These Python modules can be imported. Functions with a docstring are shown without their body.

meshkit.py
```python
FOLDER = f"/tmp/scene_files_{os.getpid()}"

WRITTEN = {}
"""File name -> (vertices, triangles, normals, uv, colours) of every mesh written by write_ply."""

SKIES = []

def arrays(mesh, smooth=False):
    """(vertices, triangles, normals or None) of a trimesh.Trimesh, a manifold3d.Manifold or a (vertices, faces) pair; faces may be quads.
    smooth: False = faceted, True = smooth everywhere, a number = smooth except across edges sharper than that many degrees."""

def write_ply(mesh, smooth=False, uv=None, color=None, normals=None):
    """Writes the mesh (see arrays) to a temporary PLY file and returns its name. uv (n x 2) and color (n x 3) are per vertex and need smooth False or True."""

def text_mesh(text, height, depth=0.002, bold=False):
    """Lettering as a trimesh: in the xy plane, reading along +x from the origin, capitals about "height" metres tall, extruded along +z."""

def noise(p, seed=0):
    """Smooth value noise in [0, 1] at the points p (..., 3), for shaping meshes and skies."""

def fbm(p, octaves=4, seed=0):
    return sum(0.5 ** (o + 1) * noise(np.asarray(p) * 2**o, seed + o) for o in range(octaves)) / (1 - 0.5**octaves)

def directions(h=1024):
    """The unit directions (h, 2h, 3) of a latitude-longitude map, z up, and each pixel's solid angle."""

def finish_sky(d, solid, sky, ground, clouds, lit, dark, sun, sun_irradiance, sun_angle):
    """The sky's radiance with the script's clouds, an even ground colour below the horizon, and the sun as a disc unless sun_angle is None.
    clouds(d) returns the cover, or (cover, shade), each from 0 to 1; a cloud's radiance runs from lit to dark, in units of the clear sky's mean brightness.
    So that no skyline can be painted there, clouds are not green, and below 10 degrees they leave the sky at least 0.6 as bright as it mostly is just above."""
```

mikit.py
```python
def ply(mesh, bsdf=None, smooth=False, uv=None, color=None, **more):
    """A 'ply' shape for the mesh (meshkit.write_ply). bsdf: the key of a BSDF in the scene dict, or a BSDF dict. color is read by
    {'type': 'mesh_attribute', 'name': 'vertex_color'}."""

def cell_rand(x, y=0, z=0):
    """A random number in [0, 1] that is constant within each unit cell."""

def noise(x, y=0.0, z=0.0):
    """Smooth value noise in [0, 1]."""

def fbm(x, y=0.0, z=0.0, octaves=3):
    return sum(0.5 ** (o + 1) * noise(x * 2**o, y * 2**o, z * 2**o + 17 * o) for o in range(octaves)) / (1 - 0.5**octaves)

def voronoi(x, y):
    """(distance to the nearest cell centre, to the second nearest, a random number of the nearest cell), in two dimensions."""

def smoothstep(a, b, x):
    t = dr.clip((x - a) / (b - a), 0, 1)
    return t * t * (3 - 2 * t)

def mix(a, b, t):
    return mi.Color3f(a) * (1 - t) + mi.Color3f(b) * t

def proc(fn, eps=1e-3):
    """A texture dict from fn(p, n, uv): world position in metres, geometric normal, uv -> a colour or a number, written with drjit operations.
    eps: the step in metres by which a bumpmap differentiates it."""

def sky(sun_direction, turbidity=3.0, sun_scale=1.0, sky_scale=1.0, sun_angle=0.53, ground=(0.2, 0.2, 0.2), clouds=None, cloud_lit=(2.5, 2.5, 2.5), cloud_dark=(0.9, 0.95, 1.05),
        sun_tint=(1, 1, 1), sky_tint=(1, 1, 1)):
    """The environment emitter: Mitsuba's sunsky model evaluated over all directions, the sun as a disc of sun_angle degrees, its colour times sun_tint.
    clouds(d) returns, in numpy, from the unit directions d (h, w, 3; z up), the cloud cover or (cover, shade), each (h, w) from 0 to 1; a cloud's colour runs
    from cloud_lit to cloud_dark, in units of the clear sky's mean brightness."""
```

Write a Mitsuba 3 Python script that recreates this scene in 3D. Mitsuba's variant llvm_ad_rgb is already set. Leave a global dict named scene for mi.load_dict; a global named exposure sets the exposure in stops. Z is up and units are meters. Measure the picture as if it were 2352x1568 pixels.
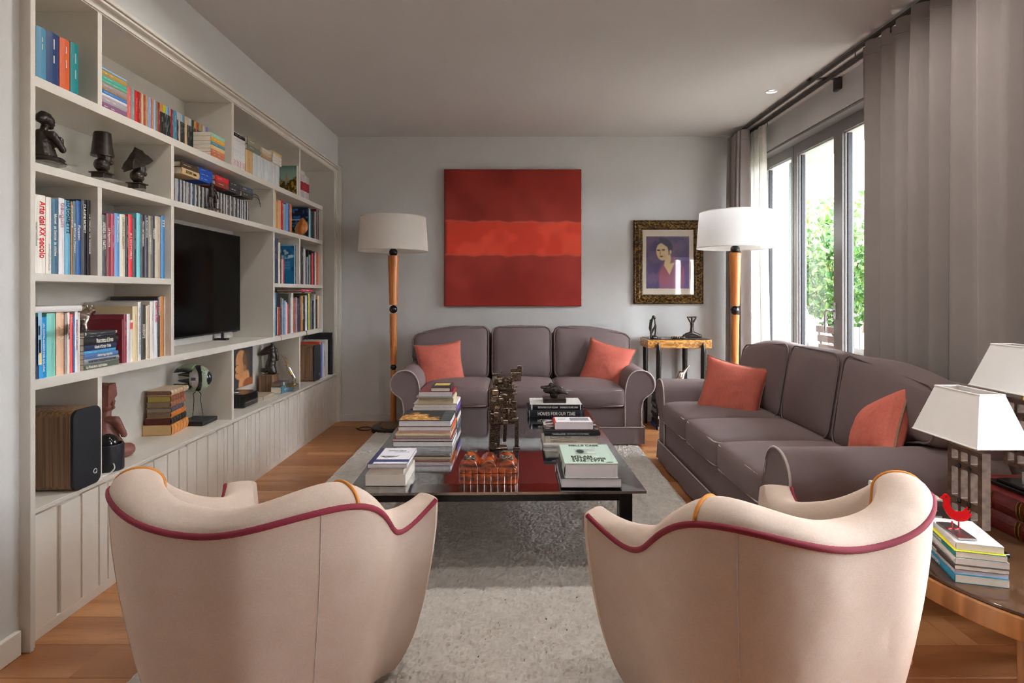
import math, random
import numpy as np, trimesh, manifold3d as m3
import drjit as dr
import mitsuba as mi, mikit, meshkit
from mikit import noise as tnoise, fbm as tfbm, cell_rand, smoothstep, voronoi

T = mi.ScalarTransform4f
scene, labels = {'type': 'scene'}, {}
rng = np.random.default_rng(7)

# ------------------------------------------------------------------ camera, sky, exposure
EYE = 1.215
scene['camera'] = {'type': 'perspective', 'fov': math.degrees(2 * math.atan(1176 / 1320)), 'fov_axis': 'x', 'near_clip': 0.02, 'far_clip': 500.0,
                   'to_world': T().look_at(origin=[0, 0, EYE], target=[0, 1, EYE], up=[0, 0, 1]),
                   'principal_point_offset_x': -4 / 2352, 'principal_point_offset_y': 111 / 1568}
scene['sky'] = mikit.sky((0.75, 0.15, 0.62), turbidity=4.0, sun_scale=0.0, sky_scale=115.0, ground=(0.3, 0.29, 0.27),
                         clouds=lambda d: (np.full(d.shape[:2], 0.97), 0.25 * meshkit.fbm(d * 3.0, 3)),
                         cloud_lit=(0.95, 1.0, 1.06), cloud_dark=(0.80, 0.85, 0.92))
exposure = 1.0

# ------------------------------------------------------------------ helpers
def lin(c):
    """'#rrggbb' -> linear rgb"""
    if isinstance(c, str):
        c = [int(c[i:i + 2], 16) / 255 for i in (1, 3, 5)]
        return np.array([x / 12.92 if x < 0.04045 else ((x + 0.055) / 1.055) ** 2.4 for x in c])
    return np.asarray(c, float)

def mix(a, b, t):
    a, b = (mi.Color3f([float(q) for q in x]) if isinstance(x, np.ndarray) else x for x in (a, b))
    return a * (1 - t) + b * t

counts = {}
def uniq(name):
    n = counts.get(name, 0)
    counts[name] = n + 1
    return name if n == 0 else f'{name}_{n:03d}'

def thing(name, label, cat, group=None):
    k = uniq(name)
    labels[k] = {'label': label, 'category': cat}
    if group: labels[k]['group'] = group
    return k

def struct(name, label=None):
    k = uniq(name)
    labels[k] = {'kind': 'structure'}
    if label: labels[k]['label'] = label
    return k

VC = {'matte', 'satin', 'gloss', 'cloth'}
def vf(mesh):
    if hasattr(mesh, 'to_mesh'):
        m = mesh.to_mesh()
        return np.array(m.vert_properties[:, :3], float), np.array(m.tri_verts, int)
    if isinstance(mesh, (tuple, list)):
        v, f = np.asarray(mesh[0], float), np.asarray(mesh[1], int)
        if f.shape[1] == 4: f = np.vstack([f[:, [0, 1, 2]], f[:, [0, 2, 3]]])
        return v, f
    return np.array(mesh.vertices, float), np.array(mesh.faces, int)

def add(key, mesh, mat, color=None, smooth=False, part=None, label=None, kind=None, vcol=None):
    """One shape entry. part: name of the part under key. color: for the vertex colour materials."""
    if part: key = uniq(f'{key}__{part}')
    v, f = vf(mesh)
    if mat in VC:
        if smooth is not False and smooth is not True:
            m = trimesh.graph.smooth_shade(trimesh.Trimesh(v, f, process=False), angle=math.radians(smooth), facet_minarea=None)
            v, f, smooth = np.array(m.vertices), np.array(m.faces), True
        c = np.tile(lin(color), (len(v), 1)) if vcol is None else vcol(v)
        scene[key] = mikit.ply((v, f), mat, smooth=smooth, color=c)
    else:
        scene[key] = mikit.ply((v, f), mat, smooth=smooth)
    if label or kind:
        labels.setdefault(key, {})
        if label: labels[key]['label'] = label
        if kind: labels[key]['kind'] = kind
    return key

def join(*ms):
    vs, fs, n = [], [], 0
    for m in ms:
        v, f = vf(m)
        vs.append(v); fs.append(f + n); n += len(v)
    return np.vstack(vs), np.vstack(fs)

def box(x0, x1, y0, y1, z0, z1):
    v = np.array([[x, y, z] for x in (x0, x1) for y in (y0, y1) for z in (z0, z1)], float)
    f = np.array([[0, 1, 3], [0, 3, 2], [4, 6, 7], [4, 7, 5], [0, 4, 5], [0, 5, 1], [2, 3, 7], [2, 7, 6], [0, 2, 6], [0, 6, 4], [1, 5, 7], [1, 7, 3]])
    return v, f

def cbox(x0, x1, y0, y1, z0, z1, c=0.002):
    """box with chamfered edges (hull of 24 points)"""
    pts = []
    for x, sx in ((x0, 1), (x1, -1)):
        for y, sy in ((y0, 1), (y1, -1)):
            for z, sz in ((z0, 1), (z1, -1)):
                pts += [(x, y + sy * c, z + sz * c), (x + sx * c, y, z + sz * c), (x + sx * c, y + sy * c, z)]
    return vf(m3.Manifold.hull_points(np.array(pts)))

def rbox(w, d, h, r, n=10, bulge=(0, 0, 0)):
    """rounded soft box centred at the origin, n cells per side; bulge: extra in x, y, z at the faces' middles"""
    g = np.linspace(-1, 1, n + 1)
    a, b = np.meshgrid(g, g, indexing='ij')
    vs, fs, k = [], [], 0
    idx = np.arange((n + 1) ** 2).reshape(n + 1, n + 1)
    q = np.stack([idx[:-1, :-1], idx[1:, :-1], idx[1:, 1:], idx[:-1, 1:]], -1).reshape(-1, 4)
    for ax in range(3):
        for s in (-1, 1):
            p = np.zeros((n + 1, n + 1, 3))
            p[..., ax] = s; p[..., (ax + 1) % 3] = a; p[..., (ax + 2) % 3] = b
            vs.append(p.reshape(-1, 3)); fs.append((q if s > 0 else q[:, ::-1]) + k); k += (n + 1) ** 2
    u = np.vstack(vs)
    half = np.array([w, d, h]) / 2
    # denser sampling near the edges, where the rounding is
    u = np.sign(u) * (1 - (1 - np.abs(u)) ** 1.5)
    p = u * half
    core = np.clip(p, -(half - r), half - r)
    e = p - core
    L = np.linalg.norm(e, axis=1, keepdims=True)
    p = core + np.where(L > 1e-9, e / np.maximum(L, 1e-9) * np.minimum(L, r), 0)
    t = p / half
    f1 = lambda i, j: (1 - t[:, i] ** 2).clip(0) * (1 - t[:, j] ** 2).clip(0)
    p = p + np.stack([np.sign(t[:, 0]) * np.abs(t[:, 0]) * bulge[0] * f1(1, 2), np.sign(t[:, 1]) * np.abs(t[:, 1]) * bulge[1] * f1(0, 2), np.sign(t[:, 2]) * np.abs(t[:, 2]) * bulge[2] * f1(0, 1)], 1)
    f = np.vstack(fs)
    m = trimesh.Trimesh(p, np.vstack([f[:, [0, 1, 2]], f[:, [0, 2, 3]]]), process=False)
    m.merge_vertices(digits_vertex=6)
    m.update_faces(m.nondegenerate_faces())
    return np.array(m.vertices), np.array(m.faces)

def xf(mesh, loc=(0, 0, 0), rot=(0, 0, 0), scale=1.0):
    """scale, rotate (degrees about x, then y, then z), move"""
    v, f = vf(mesh)
    v = v * scale
    a, b, c = np.radians(rot)
    Rx = np.array([[1, 0, 0], [0, math.cos(a), -math.sin(a)], [0, math.sin(a), math.cos(a)]])
    Ry = np.array([[math.cos(b), 0, math.sin(b)], [0, 1, 0], [-math.sin(b), 0, math.cos(b)]])
    Rz = np.array([[math.cos(c), -math.sin(c), 0], [math.sin(c), math.cos(c), 0], [0, 0, 1]])
    return v @ (Rz @ Ry @ Rx).T + np.asarray(loc, float), f

def tube(pts, r, sides=8, closed=False, caps=True):
    p = np.asarray(pts, float)
    n = len(p)
    t = (np.roll(p, -1, 0) - np.roll(p, 1, 0)) if closed else np.gradient(p, axis=0)
    t /= np.linalg.norm(t, axis=1, keepdims=True) + 1e-12
    a = np.zeros_like(p)
    ref = np.array([0, 0, 1.0]) if abs(t[0, 2]) < 0.9 else np.array([1.0, 0, 0])
    a[0] = ref - t[0] * (ref @ t[0]); a[0] /= np.linalg.norm(a[0])
    for i in range(1, n):
        a[i] = a[i - 1] - t[i] * (a[i - 1] @ t[i]); a[i] /= np.linalg.norm(a[i]) + 1e-12
    b = np.cross(t, a)
    ang = np.arange(sides) * 2 * np.pi / sides
    r = np.broadcast_to(np.asarray(r, float), (n,))
    v = (p[:, None] + r[:, None, None] * (np.cos(ang)[None, :, None] * a[:, None] + np.sin(ang)[None, :, None] * b[:, None])).reshape(-1, 3)
    rows = n if closed else n - 1
    i, j = np.meshgrid(np.arange(rows), np.arange(sides), indexing='ij')
    i2 = (i + 1) % n
    q = np.stack([i * sides + j, i * sides + (j + 1) % sides, i2 * sides + (j + 1) % sides, i2 * sides + j], -1).reshape(-1, 4)
    f = np.vstack([q[:, [0, 1, 2]], q[:, [0, 2, 3]]])
    if caps and not closed:
        k = len(v)
        v = np.vstack([v, p[0], p[-1]])
        jj = np.arange(sides)
        f = np.vstack([f, np.stack([np.full(sides, k), (jj + 1) % sides, jj], 1), np.stack([np.full(sides, k + 1), (n - 1) * sides + jj, (n - 1) * sides + (jj + 1) % sides], 1)])
    return v, f

def smooth_pts(pts, n=40, closed=False):
    from scipy.interpolate import CubicSpline
    p = np.asarray(pts, float)
    if closed: p = np.vstack([p, p[:1]])
    d = np.r_[0, np.cumsum(np.linalg.norm(np.diff(p, axis=0), axis=1))]
    cs = CubicSpline(d, p, bc_type='periodic' if closed else 'natural')
    return cs(np.linspace(0, d[-1], n, endpoint=not closed))

def lathe(prof, n=32, cx=0, cy=0):
    """prof: list of (r, z) from the bottom up; closed at both ends"""
    prof = np.asarray(prof, float)
    a = np.arange(n) * 2 * np.pi / n
    v = np.stack([prof[:, None, 0] * np.cos(a) + cx, prof[:, None, 0] * np.sin(a) + cy, np.repeat(prof[:, None, 1], n, 1)], -1).reshape(-1, 3)
    i, j = np.meshgrid(np.arange(len(prof) - 1), np.arange(n), indexing='ij')
    q = np.stack([i * n + j, i * n + (j + 1) % n, (i + 1) * n + (j + 1) % n, (i + 1) * n + j], -1).reshape(-1, 4)
    f = np.vstack([q[:, [0, 1, 2]], q[:, [0, 2, 3]]])
    k = len(v)
    v = np.vstack([v, [cx, cy, prof[0, 1]], [cx, cy, prof[-1, 1]]])
    jj = np.arange(n)
    f = np.vstack([f, np.stack([np.full(n, k), (jj + 1) % n, jj], 1), np.stack([np.full(n, k + 1), (len(prof) - 1) * n + jj, (len(prof) - 1) * n + (jj + 1) % n], 1)])
    return v, f

def ring(prof, n=32, cx=0, cy=0):
    """lathe of a closed profile, without end caps"""
    v, f = lathe(list(prof) + [prof[0]], n, cx, cy)
    return v[:-2], f[:-2 * n]

def ball(c, r, sub=2, squash=(1, 1, 1)):
    m = trimesh.creation.icosphere(subdivisions=sub, radius=1.0)
    return np.array(m.vertices) * r * np.asarray(squash) + np.asarray(c, float), np.array(m.faces)

def frustum(c0, c1, r0, r1, sides=16):
    return tube([c0, c1], [r0, r1], sides)

def prism(poly, depth):
    """polygon (list of x, y) extruded along z from 0 to depth"""
    cs = m3.CrossSection([np.asarray(poly, float)], m3.FillRule.NonZero)
    return vf(m3.Manifold.extrude(cs, depth))

def organic(bones, cell=0.006, iters=8, rough=0.0, freq=60, seed=0, extra=()):
    """bones: (p0, r0, p1, r1) capsules joined into one skin, smoothed, roughened"""
    parts = []
    def sph(p, r):
        return m3.Manifold.sphere(r, 16).translate(tuple(map(float, p)))
    for p0, r0, p1, r1 in bones:
        parts.append(m3.Manifold.batch_hull([sph(p0, r0), sph(p1, r1)]))
    parts += list(extra)
    m = m3.Manifold.batch_boolean(parts, m3.OpType.Add).refine_to_length(cell)
    v, f = vf(m)
    t = trimesh.Trimesh(v, f, process=True)
    if iters: trimesh.smoothing.filter_taubin(t, lamb=0.5, nu=0.52, iterations=iters)
    if rough:
        t.vertices = t.vertices + np.array(t.vertex_normals) * ((meshkit.fbm(np.array(t.vertices) * freq, 3, seed) - 0.5) * 2 * rough)[:, None]
    return np.array(t.vertices), np.array(t.faces)

def grid_mesh(P):
    """P (n, m, 3) -> open sheet"""
    n, m = P.shape[:2]
    idx = np.arange(n * m).reshape(n, m)
    q = np.stack([idx[:-1, :-1], idx[1:, :-1], idx[1:, 1:], idx[:-1, 1:]], -1).reshape(-1, 4)
    return P.reshape(-1, 3), np.vstack([q[:, [0, 1, 2]], q[:, [0, 2, 3]]])

def slab(P, thick):
    """closed sheet: P (n, m, 3) and the same moved by thick (n, m, 3)"""
    n, m = P.shape[:2]
    v, f = grid_mesh(P)
    v2 = (P + thick).reshape(-1, 3)
    idx = np.arange(n * m).reshape(n, m)
    rim = np.concatenate([idx[:, 0], idx[-1, 1:], idx[-2::-1, -1], idx[0, -2:0:-1]])
    k = n * m
    r2 = np.roll(rim, -1)
    side = np.vstack([np.stack([rim, r2, r2 + k], 1), np.stack([rim, r2 + k, rim + k], 1)])
    return np.vstack([v, v2]), np.vstack([f[:, ::-1], f + k, side[:, ::-1]])

def flip(m):
    v, f = vf(m)
    return v, f[:, ::-1]

def text(s, height, width=None, bold=False, depth=0.0006):
    """lettering fitted to a width, centred on the origin, in the xy plane"""
    t = meshkit.text_mesh(s, height, depth=depth, bold=bold)
    v, f = np.array(t.vertices), np.array(t.faces)
    c = (v.max(0) + v.min(0)) / 2
    v[:, :2] -= c[:2]
    if width:
        v[:, 0] *= width / max(1e-6, (v[:, 0].max() - v[:, 0].min()))
    return v, f

def place(mesh, o, x, y):
    """mesh of the xy plane into space: origin o, its x and y along the unit vectors"""
    v, f = vf(mesh)
    x, y = np.asarray(x, float), np.asarray(y, float)
    z = np.cross(x, y)
    return np.asarray(o, float) + v[:, :1] * x + v[:, 1:2] * y + v[:, 2:] * z, f

# ------------------------------------------------------------------ materials
def rgb(c): return {'type': 'rgb', 'value': [float(x) for x in lin(c)]}
VCOL = {'type': 'mesh_attribute', 'name': 'vertex_color'}
def pri(c, rough=0.5, **k):
    return {'type': 'principled', 'base_color': c if isinstance(c, dict) else rgb(c), 'roughness': rough, **k}
def two(b): return {'type': 'twosided', 'bsdf': b}
def bump(b, fn, scale=1.0, eps=1e-3): return {'type': 'bumpmap', 'arbitrary': mikit.proc(fn, eps), 'scale': scale, 'bsdf': b}

scene['matte'] = two(pri(VCOL, 0.7, specular=0.3))
scene['satin'] = two(pri(VCOL, 0.38, specular=0.45))
scene['gloss'] = two(pri(VCOL, 0.14, specular=0.5))
scene['cloth'] = two(pri(VCOL, 0.9, specular=0.1, sheen=0.4))

scene['wall_paint'] = two({'type': 'diffuse', 'reflectance': mikit.proc(lambda p, n, uv: mix(lin('#d0cfcc'), lin('#cac9c6'), tfbm(p.x * 3, p.y * 3, p.z * 3)))})
scene['ceiling_paint'] = two({'type': 'diffuse', 'reflectance': rgb('#cbc8c4')})
scene['lacquer'] = two(pri('#d3cec4', 0.45, specular=0.4))
scene['lacquer_back'] = two(pri('#cfcbc2', 0.5, specular=0.3))
scene['door_paint'] = two(pri('#e3ddd3', 0.42, specular=0.4))

def oak(p, n, uv):
    row = dr.floor((p.y - 1.987) / 0.172)
    piece = cell_rand(row, dr.floor((p.x + cell_rand(row, 3, 9) * 1.9 + 20) / 1.9), 4)
    g = tfbm(p.x * 3 + piece * 40, p.y * 70 + piece * 13, 0.5, 4)
    f2 = tnoise(p.x * 14 + piece * 9, p.y * 320, piece * 50)
    w = tnoise(p.x * 1.6 + piece * 30, p.y * 9 + piece * 77, 2)
    c = mix(lin('#875430'), lin('#a87344'), piece)
    c = mix(c, lin('#8c5630'), smoothstep(0.45, 0.8, g) * 0.6)
    c = mix(c, lin('#cf9a68'), smoothstep(0.5, 0.9, w) * 0.35)
    return mix(c, lin('#7a4a2a'), smoothstep(0.72, 0.95, f2) * 0.35)
scene['oak'] = two(pri(mikit.proc(oak), 0.42, specular=0.4))

def grain(c0, c1, ax, fine=120, coarse=6):
    def fn(p, n, uv):
        q = [p.x, p.y, p.z]
        l = q[ax]; a, b = q[(ax + 1) % 3], q[(ax + 2) % 3]
        g = tfbm(a * fine + tnoise(l * 3, a * 4) * 1.5, b * fine, l * coarse * 0.4, 3)
        return mix(lin(c0), lin(c1), smoothstep(0.25, 0.75, g))
    return mikit.proc(fn)
scene['walnut'] = two(pri(grain('#5a402c', '#7c5c41', 2, 170), 0.5))
scene['cherry'] = two(pri(grain('#a05a26', '#c27a3c', 2, 90), 0.3, specular=0.5))
scene['side_wood'] = two(pri(grain('#8a5a30', '#b58250', 2, 40), 0.22, specular=0.5, clearcoat=0.4))
def burl(p, n, uv):
    a = tfbm(p.x * 55 + 4 * tnoise(p.z * 22, p.x * 12), p.y * 60, p.z * 70, 4)
    return mix(lin('#8a5a2a'), lin('#d09a56'), smoothstep(0.3, 0.7, a))
scene['burl'] = two(pri(mikit.proc(burl), 0.25, specular=0.5))

def velvet_col(c0, c1):
    return mikit.proc(lambda p, n, uv: mix(lin(c0), lin(c1), tfbm(p.x * 5 + 3, p.y * 5, p.z * 5, 4)))
scene['velvet'] = two(pri(velvet_col('#685958', '#776867'), 0.85, specular=0.15, sheen=0.9, sheen_tint=0.3))
scene['velvet_curtain'] = two(pri(velvet_col('#948b87', '#9e9591'), 0.85, specular=0.12, sheen=0.8, sheen_tint=0.2))
scene['sheer'] = {'type': 'principledthin', 'base_color': rgb('#e6e3dd'), 'roughness': 0.9, 'diff_trans': 0.9, 'spec_trans': 0.0, 'eta': 1.2}
def weave(p, n, uv):
    return 0.5 * (tnoise(p.x * 700, p.y * 700, p.z * 260) + tnoise(p.x * 260, p.y * 260, p.z * 900))
def canvas_col(p, n, uv):
    a = tfbm(p.x * 9, p.y * 9, p.z * 9, 3)
    b = tnoise(p.x * 420, p.y * 420, p.z * 420)
    return mix(lin('#bda898'), lin('#c9b7a9'), a) * (0.92 + 0.12 * b)
scene['canvas'] = bump(two(pri(mikit.proc(canvas_col), 0.9, specular=0.12, sheen=0.3)), lambda p, n, uv: weave(p, n, uv) * 0.0006 + 0.004 * tfbm(p.x * 18, p.y * 18, p.z * 7, 3), 1.0, 6e-4)
scene['burgundy_cord'] = two(pri('#7c2f3b', 0.85, specular=0.15, sheen=0.6))
scene['orange_cord'] = two(pri('#c4813f', 0.8, specular=0.15, sheen=0.4))
scene['pale_cord'] = two(pri('#b9adaa', 0.8, specular=0.15))
def linen(p, n, uv):
    a = tnoise(p.x * 240, p.y * 240, p.z * 30); b = tfbm(p.x * 12, p.y * 12, p.z * 12, 3)
    return mix(lin('#b25446'), lin('#cc7261'), 0.6 * b + 0.4 * a)
scene['coral_linen'] = two(pri(mikit.proc(linen), 0.7, specular=0.25, sheen=0.5))
scene['rug_pile'] = bump(two({'type': 'diffuse', 'reflectance': mikit.proc(lambda p, n, uv: mix(lin('#c9c2ba'), lin('#e2dcd5'), tfbm(p.x * 30, p.y * 30, p.z * 40, 3)))}), lambda p, n, uv: 0.006 * tfbm(p.x * 190, p.y * 190, 1.0, 2), 1.0, 8e-4)

scene['black_lacquer'] = two(pri('#0a0a0b', 0.12, specular=0.5))
scene['black_matte'] = two(pri('#15161a', 0.45, specular=0.4))
scene['smoked_mirror'] = two({'type': 'roughconductor', 'material': 'none', 'alpha': 0.004, 'specular_reflectance': rgb([0.56, 0.56, 0.57])})
scene['dark_bevel'] = two({'type': 'roughconductor', 'material': 'none', 'alpha': 0.03, 'specular_reflectance': rgb([0.42, 0.41, 0.41])})
scene['tv_glass'] = two(pri('#020202', 0.12, specular=0.08))
scene['bronze'] = two(pri(mikit.proc(lambda p, n, uv: mix(lin('#191411'), lin('#382c22'), tfbm(p.x * 50, p.y * 50, p.z * 50, 3))), 0.33, specular=0.6, metallic=0.35))
scene['ebony'] = two(pri('#17130f', 0.25, specular=0.5))
scene['silver'] = two({'type': 'roughconductor', 'material': 'Ag', 'alpha': 0.13, 'specular_reflectance': rgb([0.72, 0.68, 0.63])})
scene['brutal_metal'] = two(pri(mikit.proc(lambda p, n, uv: mix(lin('#453b34'), lin('#8a7c6c'), smoothstep(0.3, 0.8, tfbm(p.x * 190, p.y * 190, p.z * 190, 3)))), 0.3, metallic=0.85))
scene['pale_bronze'] = two(pri(mikit.proc(lambda p, n, uv: mix(lin('#7d7163'), lin('#c9bdaa'), smoothstep(0.3, 0.8, tfbm(p.x * 210, p.y * 210, p.z * 210, 3)))), 0.28, metallic=0.9))
scene['steel'] = two({'type': 'roughconductor', 'material': 'none', 'alpha': 0.15, 'specular_reflectance': rgb([0.55, 0.55, 0.55])})
scene['brass'] = two(pri('#a8894a', 0.3, metallic=0.9))
scene['terracotta'] = two(pri(mikit.proc(lambda p, n, uv: mix(lin('#5a3830'), lin('#7e4a3c'), tfbm(p.x * 40, p.y * 40, p.z * 40, 4))), 0.45, specular=0.4))
scene['amber_glass'] = two(pri(mikit.proc(lambda p, n, uv: mix(lin('#3a1206'), lin('#a8450f'), smoothstep(0.25, 0.8, tfbm(p.x * 20, p.y * 20, p.z * 60, 3)))), 0.07, specular=0.9, clearcoat=1.0))
scene['window_metal'] = two(pri('#6e6a66', 0.4, specular=0.4))
scene['pale_metal'] = two(pri('#b9bcbc', 0.4, specular=0.4))
scene['track_metal'] = two(pri('#37302c', 0.45, specular=0.4))
scene['glass_pane'] = {'type': 'thindielectric', 'int_ior': 1.5}
scene['acrylic'] = {'type': 'thindielectric', 'int_ior': 1.35}
scene['table_glass'] = {'type': 'thindielectric', 'int_ior': 1.6}
scene['shade_white'] = two({'type': 'diffuse', 'reflectance': rgb('#f1efec')})
scene['drum_white'] = {'type': 'principledthin', 'base_color': rgb('#f4f3f1'), 'roughness': 0.9, 'diff_trans': 0.6, 'spec_trans': 0.0, 'eta': 1.2}
scene['shade_cream'] = {'type': 'principledthin', 'base_color': rgb('#f4efe6'), 'roughness': 0.9, 'diff_trans': 0.7, 'spec_trans': 0.0, 'eta': 1.2}
scene['leaf'] = two(pri(VCOL, 0.5, specular=0.4))
VC.add('leaf')
scene['iron_lattice'] = two(pri(mikit.proc(lambda p, n, uv: mix(lin('#2c1e16'), lin('#6c513e'), tfbm(p.x * 60, p.y * 60, p.z * 60, 3))), 0.5, metallic=0.3))
scene['red_leather'] = two(pri(mikit.proc(lambda p, n, uv: mix(lin('#3a0f0d'), lin('#6a1d18'), tfbm(p.x * 30, p.y * 30, p.z * 30, 3))), 0.32, specular=0.5))
scene['gilt_frame'] = two(pri(mikit.proc(lambda p, n, uv: mix(lin('#30220f'), lin('#8f6a34'), smoothstep(0.4, 0.75, tfbm(p.x * 80, p.y * 80, p.z * 80, 4)))), 0.4, metallic=0.5))
scene['side_glass'] = two(pri('#4a3220', 0.05, specular=0.6, clearcoat=0.6))
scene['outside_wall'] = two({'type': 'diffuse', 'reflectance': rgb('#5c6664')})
scene['balcony_stone'] = two({'type': 'diffuse', 'reflectance': rgb('#8a857c')})
# ------------------------------------------------------------------ room shell (metres: x right, y away from the camera, z up)
XL, XR, YB, ZC = -1.67, 2.25, 5.455, 2.70      # left wall, right wall, back wall, ceiling
YR = -3.0                                      # wall behind the camera
XG = 2.38                                      # plane of the glazing

k = struct('floor'); add(k, box(-2.3, 2.6, YR - .2, YB + .2, -.12, -.014), 'oak')
random.seed(3)
y = 1.987 - 0.172 * 15
while y < YB:
    x = -1.75 - random.random() * 1.4
    while x < 2.45:
        L = random.choice((1.5, 1.9, 2.2))
        x0, x1 = max(x, -1.75), min(x + L, 2.42)
        if x1 - x0 > .05:
            add('floor', cbox(x0 + .0005, x1 - .0005, y + .0006, min(y + .1714, YB + .02), -.014, 0, .0012), 'oak', part='plank')
        x += L
    y += 0.172

k = struct('wall_left')
add(k, join(box(-2.15, XL, YR, 1.945, 0, ZC), box(-2.15, XL, 1.945, YB + .2, 2.395, ZC), box(-2.15, XL, 5.435, YB + .2, 0, 2.395), box(-2.15, -1.99, 1.945, 5.435, 0, 2.395)), 'wall_paint')
k = struct('wall_back'); add(k, box(-2.15, 2.6, YB, YB + .2, 0, ZC), 'wall_paint')
k = struct('wall_right')
WIN0, WIN1, WTOP = 1.15, 5.42, 2.475           # glazed opening
add(k, join(box(XR, 2.6, WIN1, YB + .2, 0, ZC), box(XR, 2.6, WIN0, WIN1, WTOP, ZC), box(XR, 2.6, 0.40, WIN0, WTOP, ZC), box(XR, 2.6, YR, 0.40, 0, ZC)), 'wall_paint')
k = struct('wall_rear')                        # behind the camera
add(k, join(box(-2.15, 2.6, YR - .25, YR, 0, ZC)), 'wall_paint')
SPOT = (1.90, 4.234)
ADDED_DOWN = [(-.95, 2.45), (.25, 2.45), (1.45, 2.45), (.40, 1.35), (.95, 1.35)]  # extra downlights added out of view to light the rug and chair tops
DL = dict(zip(ADDED_DOWN, ('left of the coffee table', 'over the near end of the coffee table', 'over the near arm of the window sofa', 'between the two armchairs', 'over the right armchair')))
k = struct('ceiling')
cs = m3.CrossSection([np.array([(-2.15, YR - .25), (2.6, YR - .25), (2.6, YB + .2), (-2.15, YB + .2)])], m3.FillRule.NonZero) - m3.CrossSection.circle(.042, 32).translate(SPOT)
for q_ in ADDED_DOWN: cs = cs - m3.CrossSection.circle(.064, 32).translate(q_)
add(k, xf(m3.Manifold.extrude(cs, .12), (0, 0, ZC)), 'ceiling_paint')
k = struct('baseboard_back'); add(k, cbox(-1.64, 2.2, YB - .014, YB, 0, .07, .002), 'wall_paint')
k = struct('baseboard_left'); add(k, cbox(XL, XL + .018, YR, 1.93, 0, .085, .003), 'door_paint')

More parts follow.
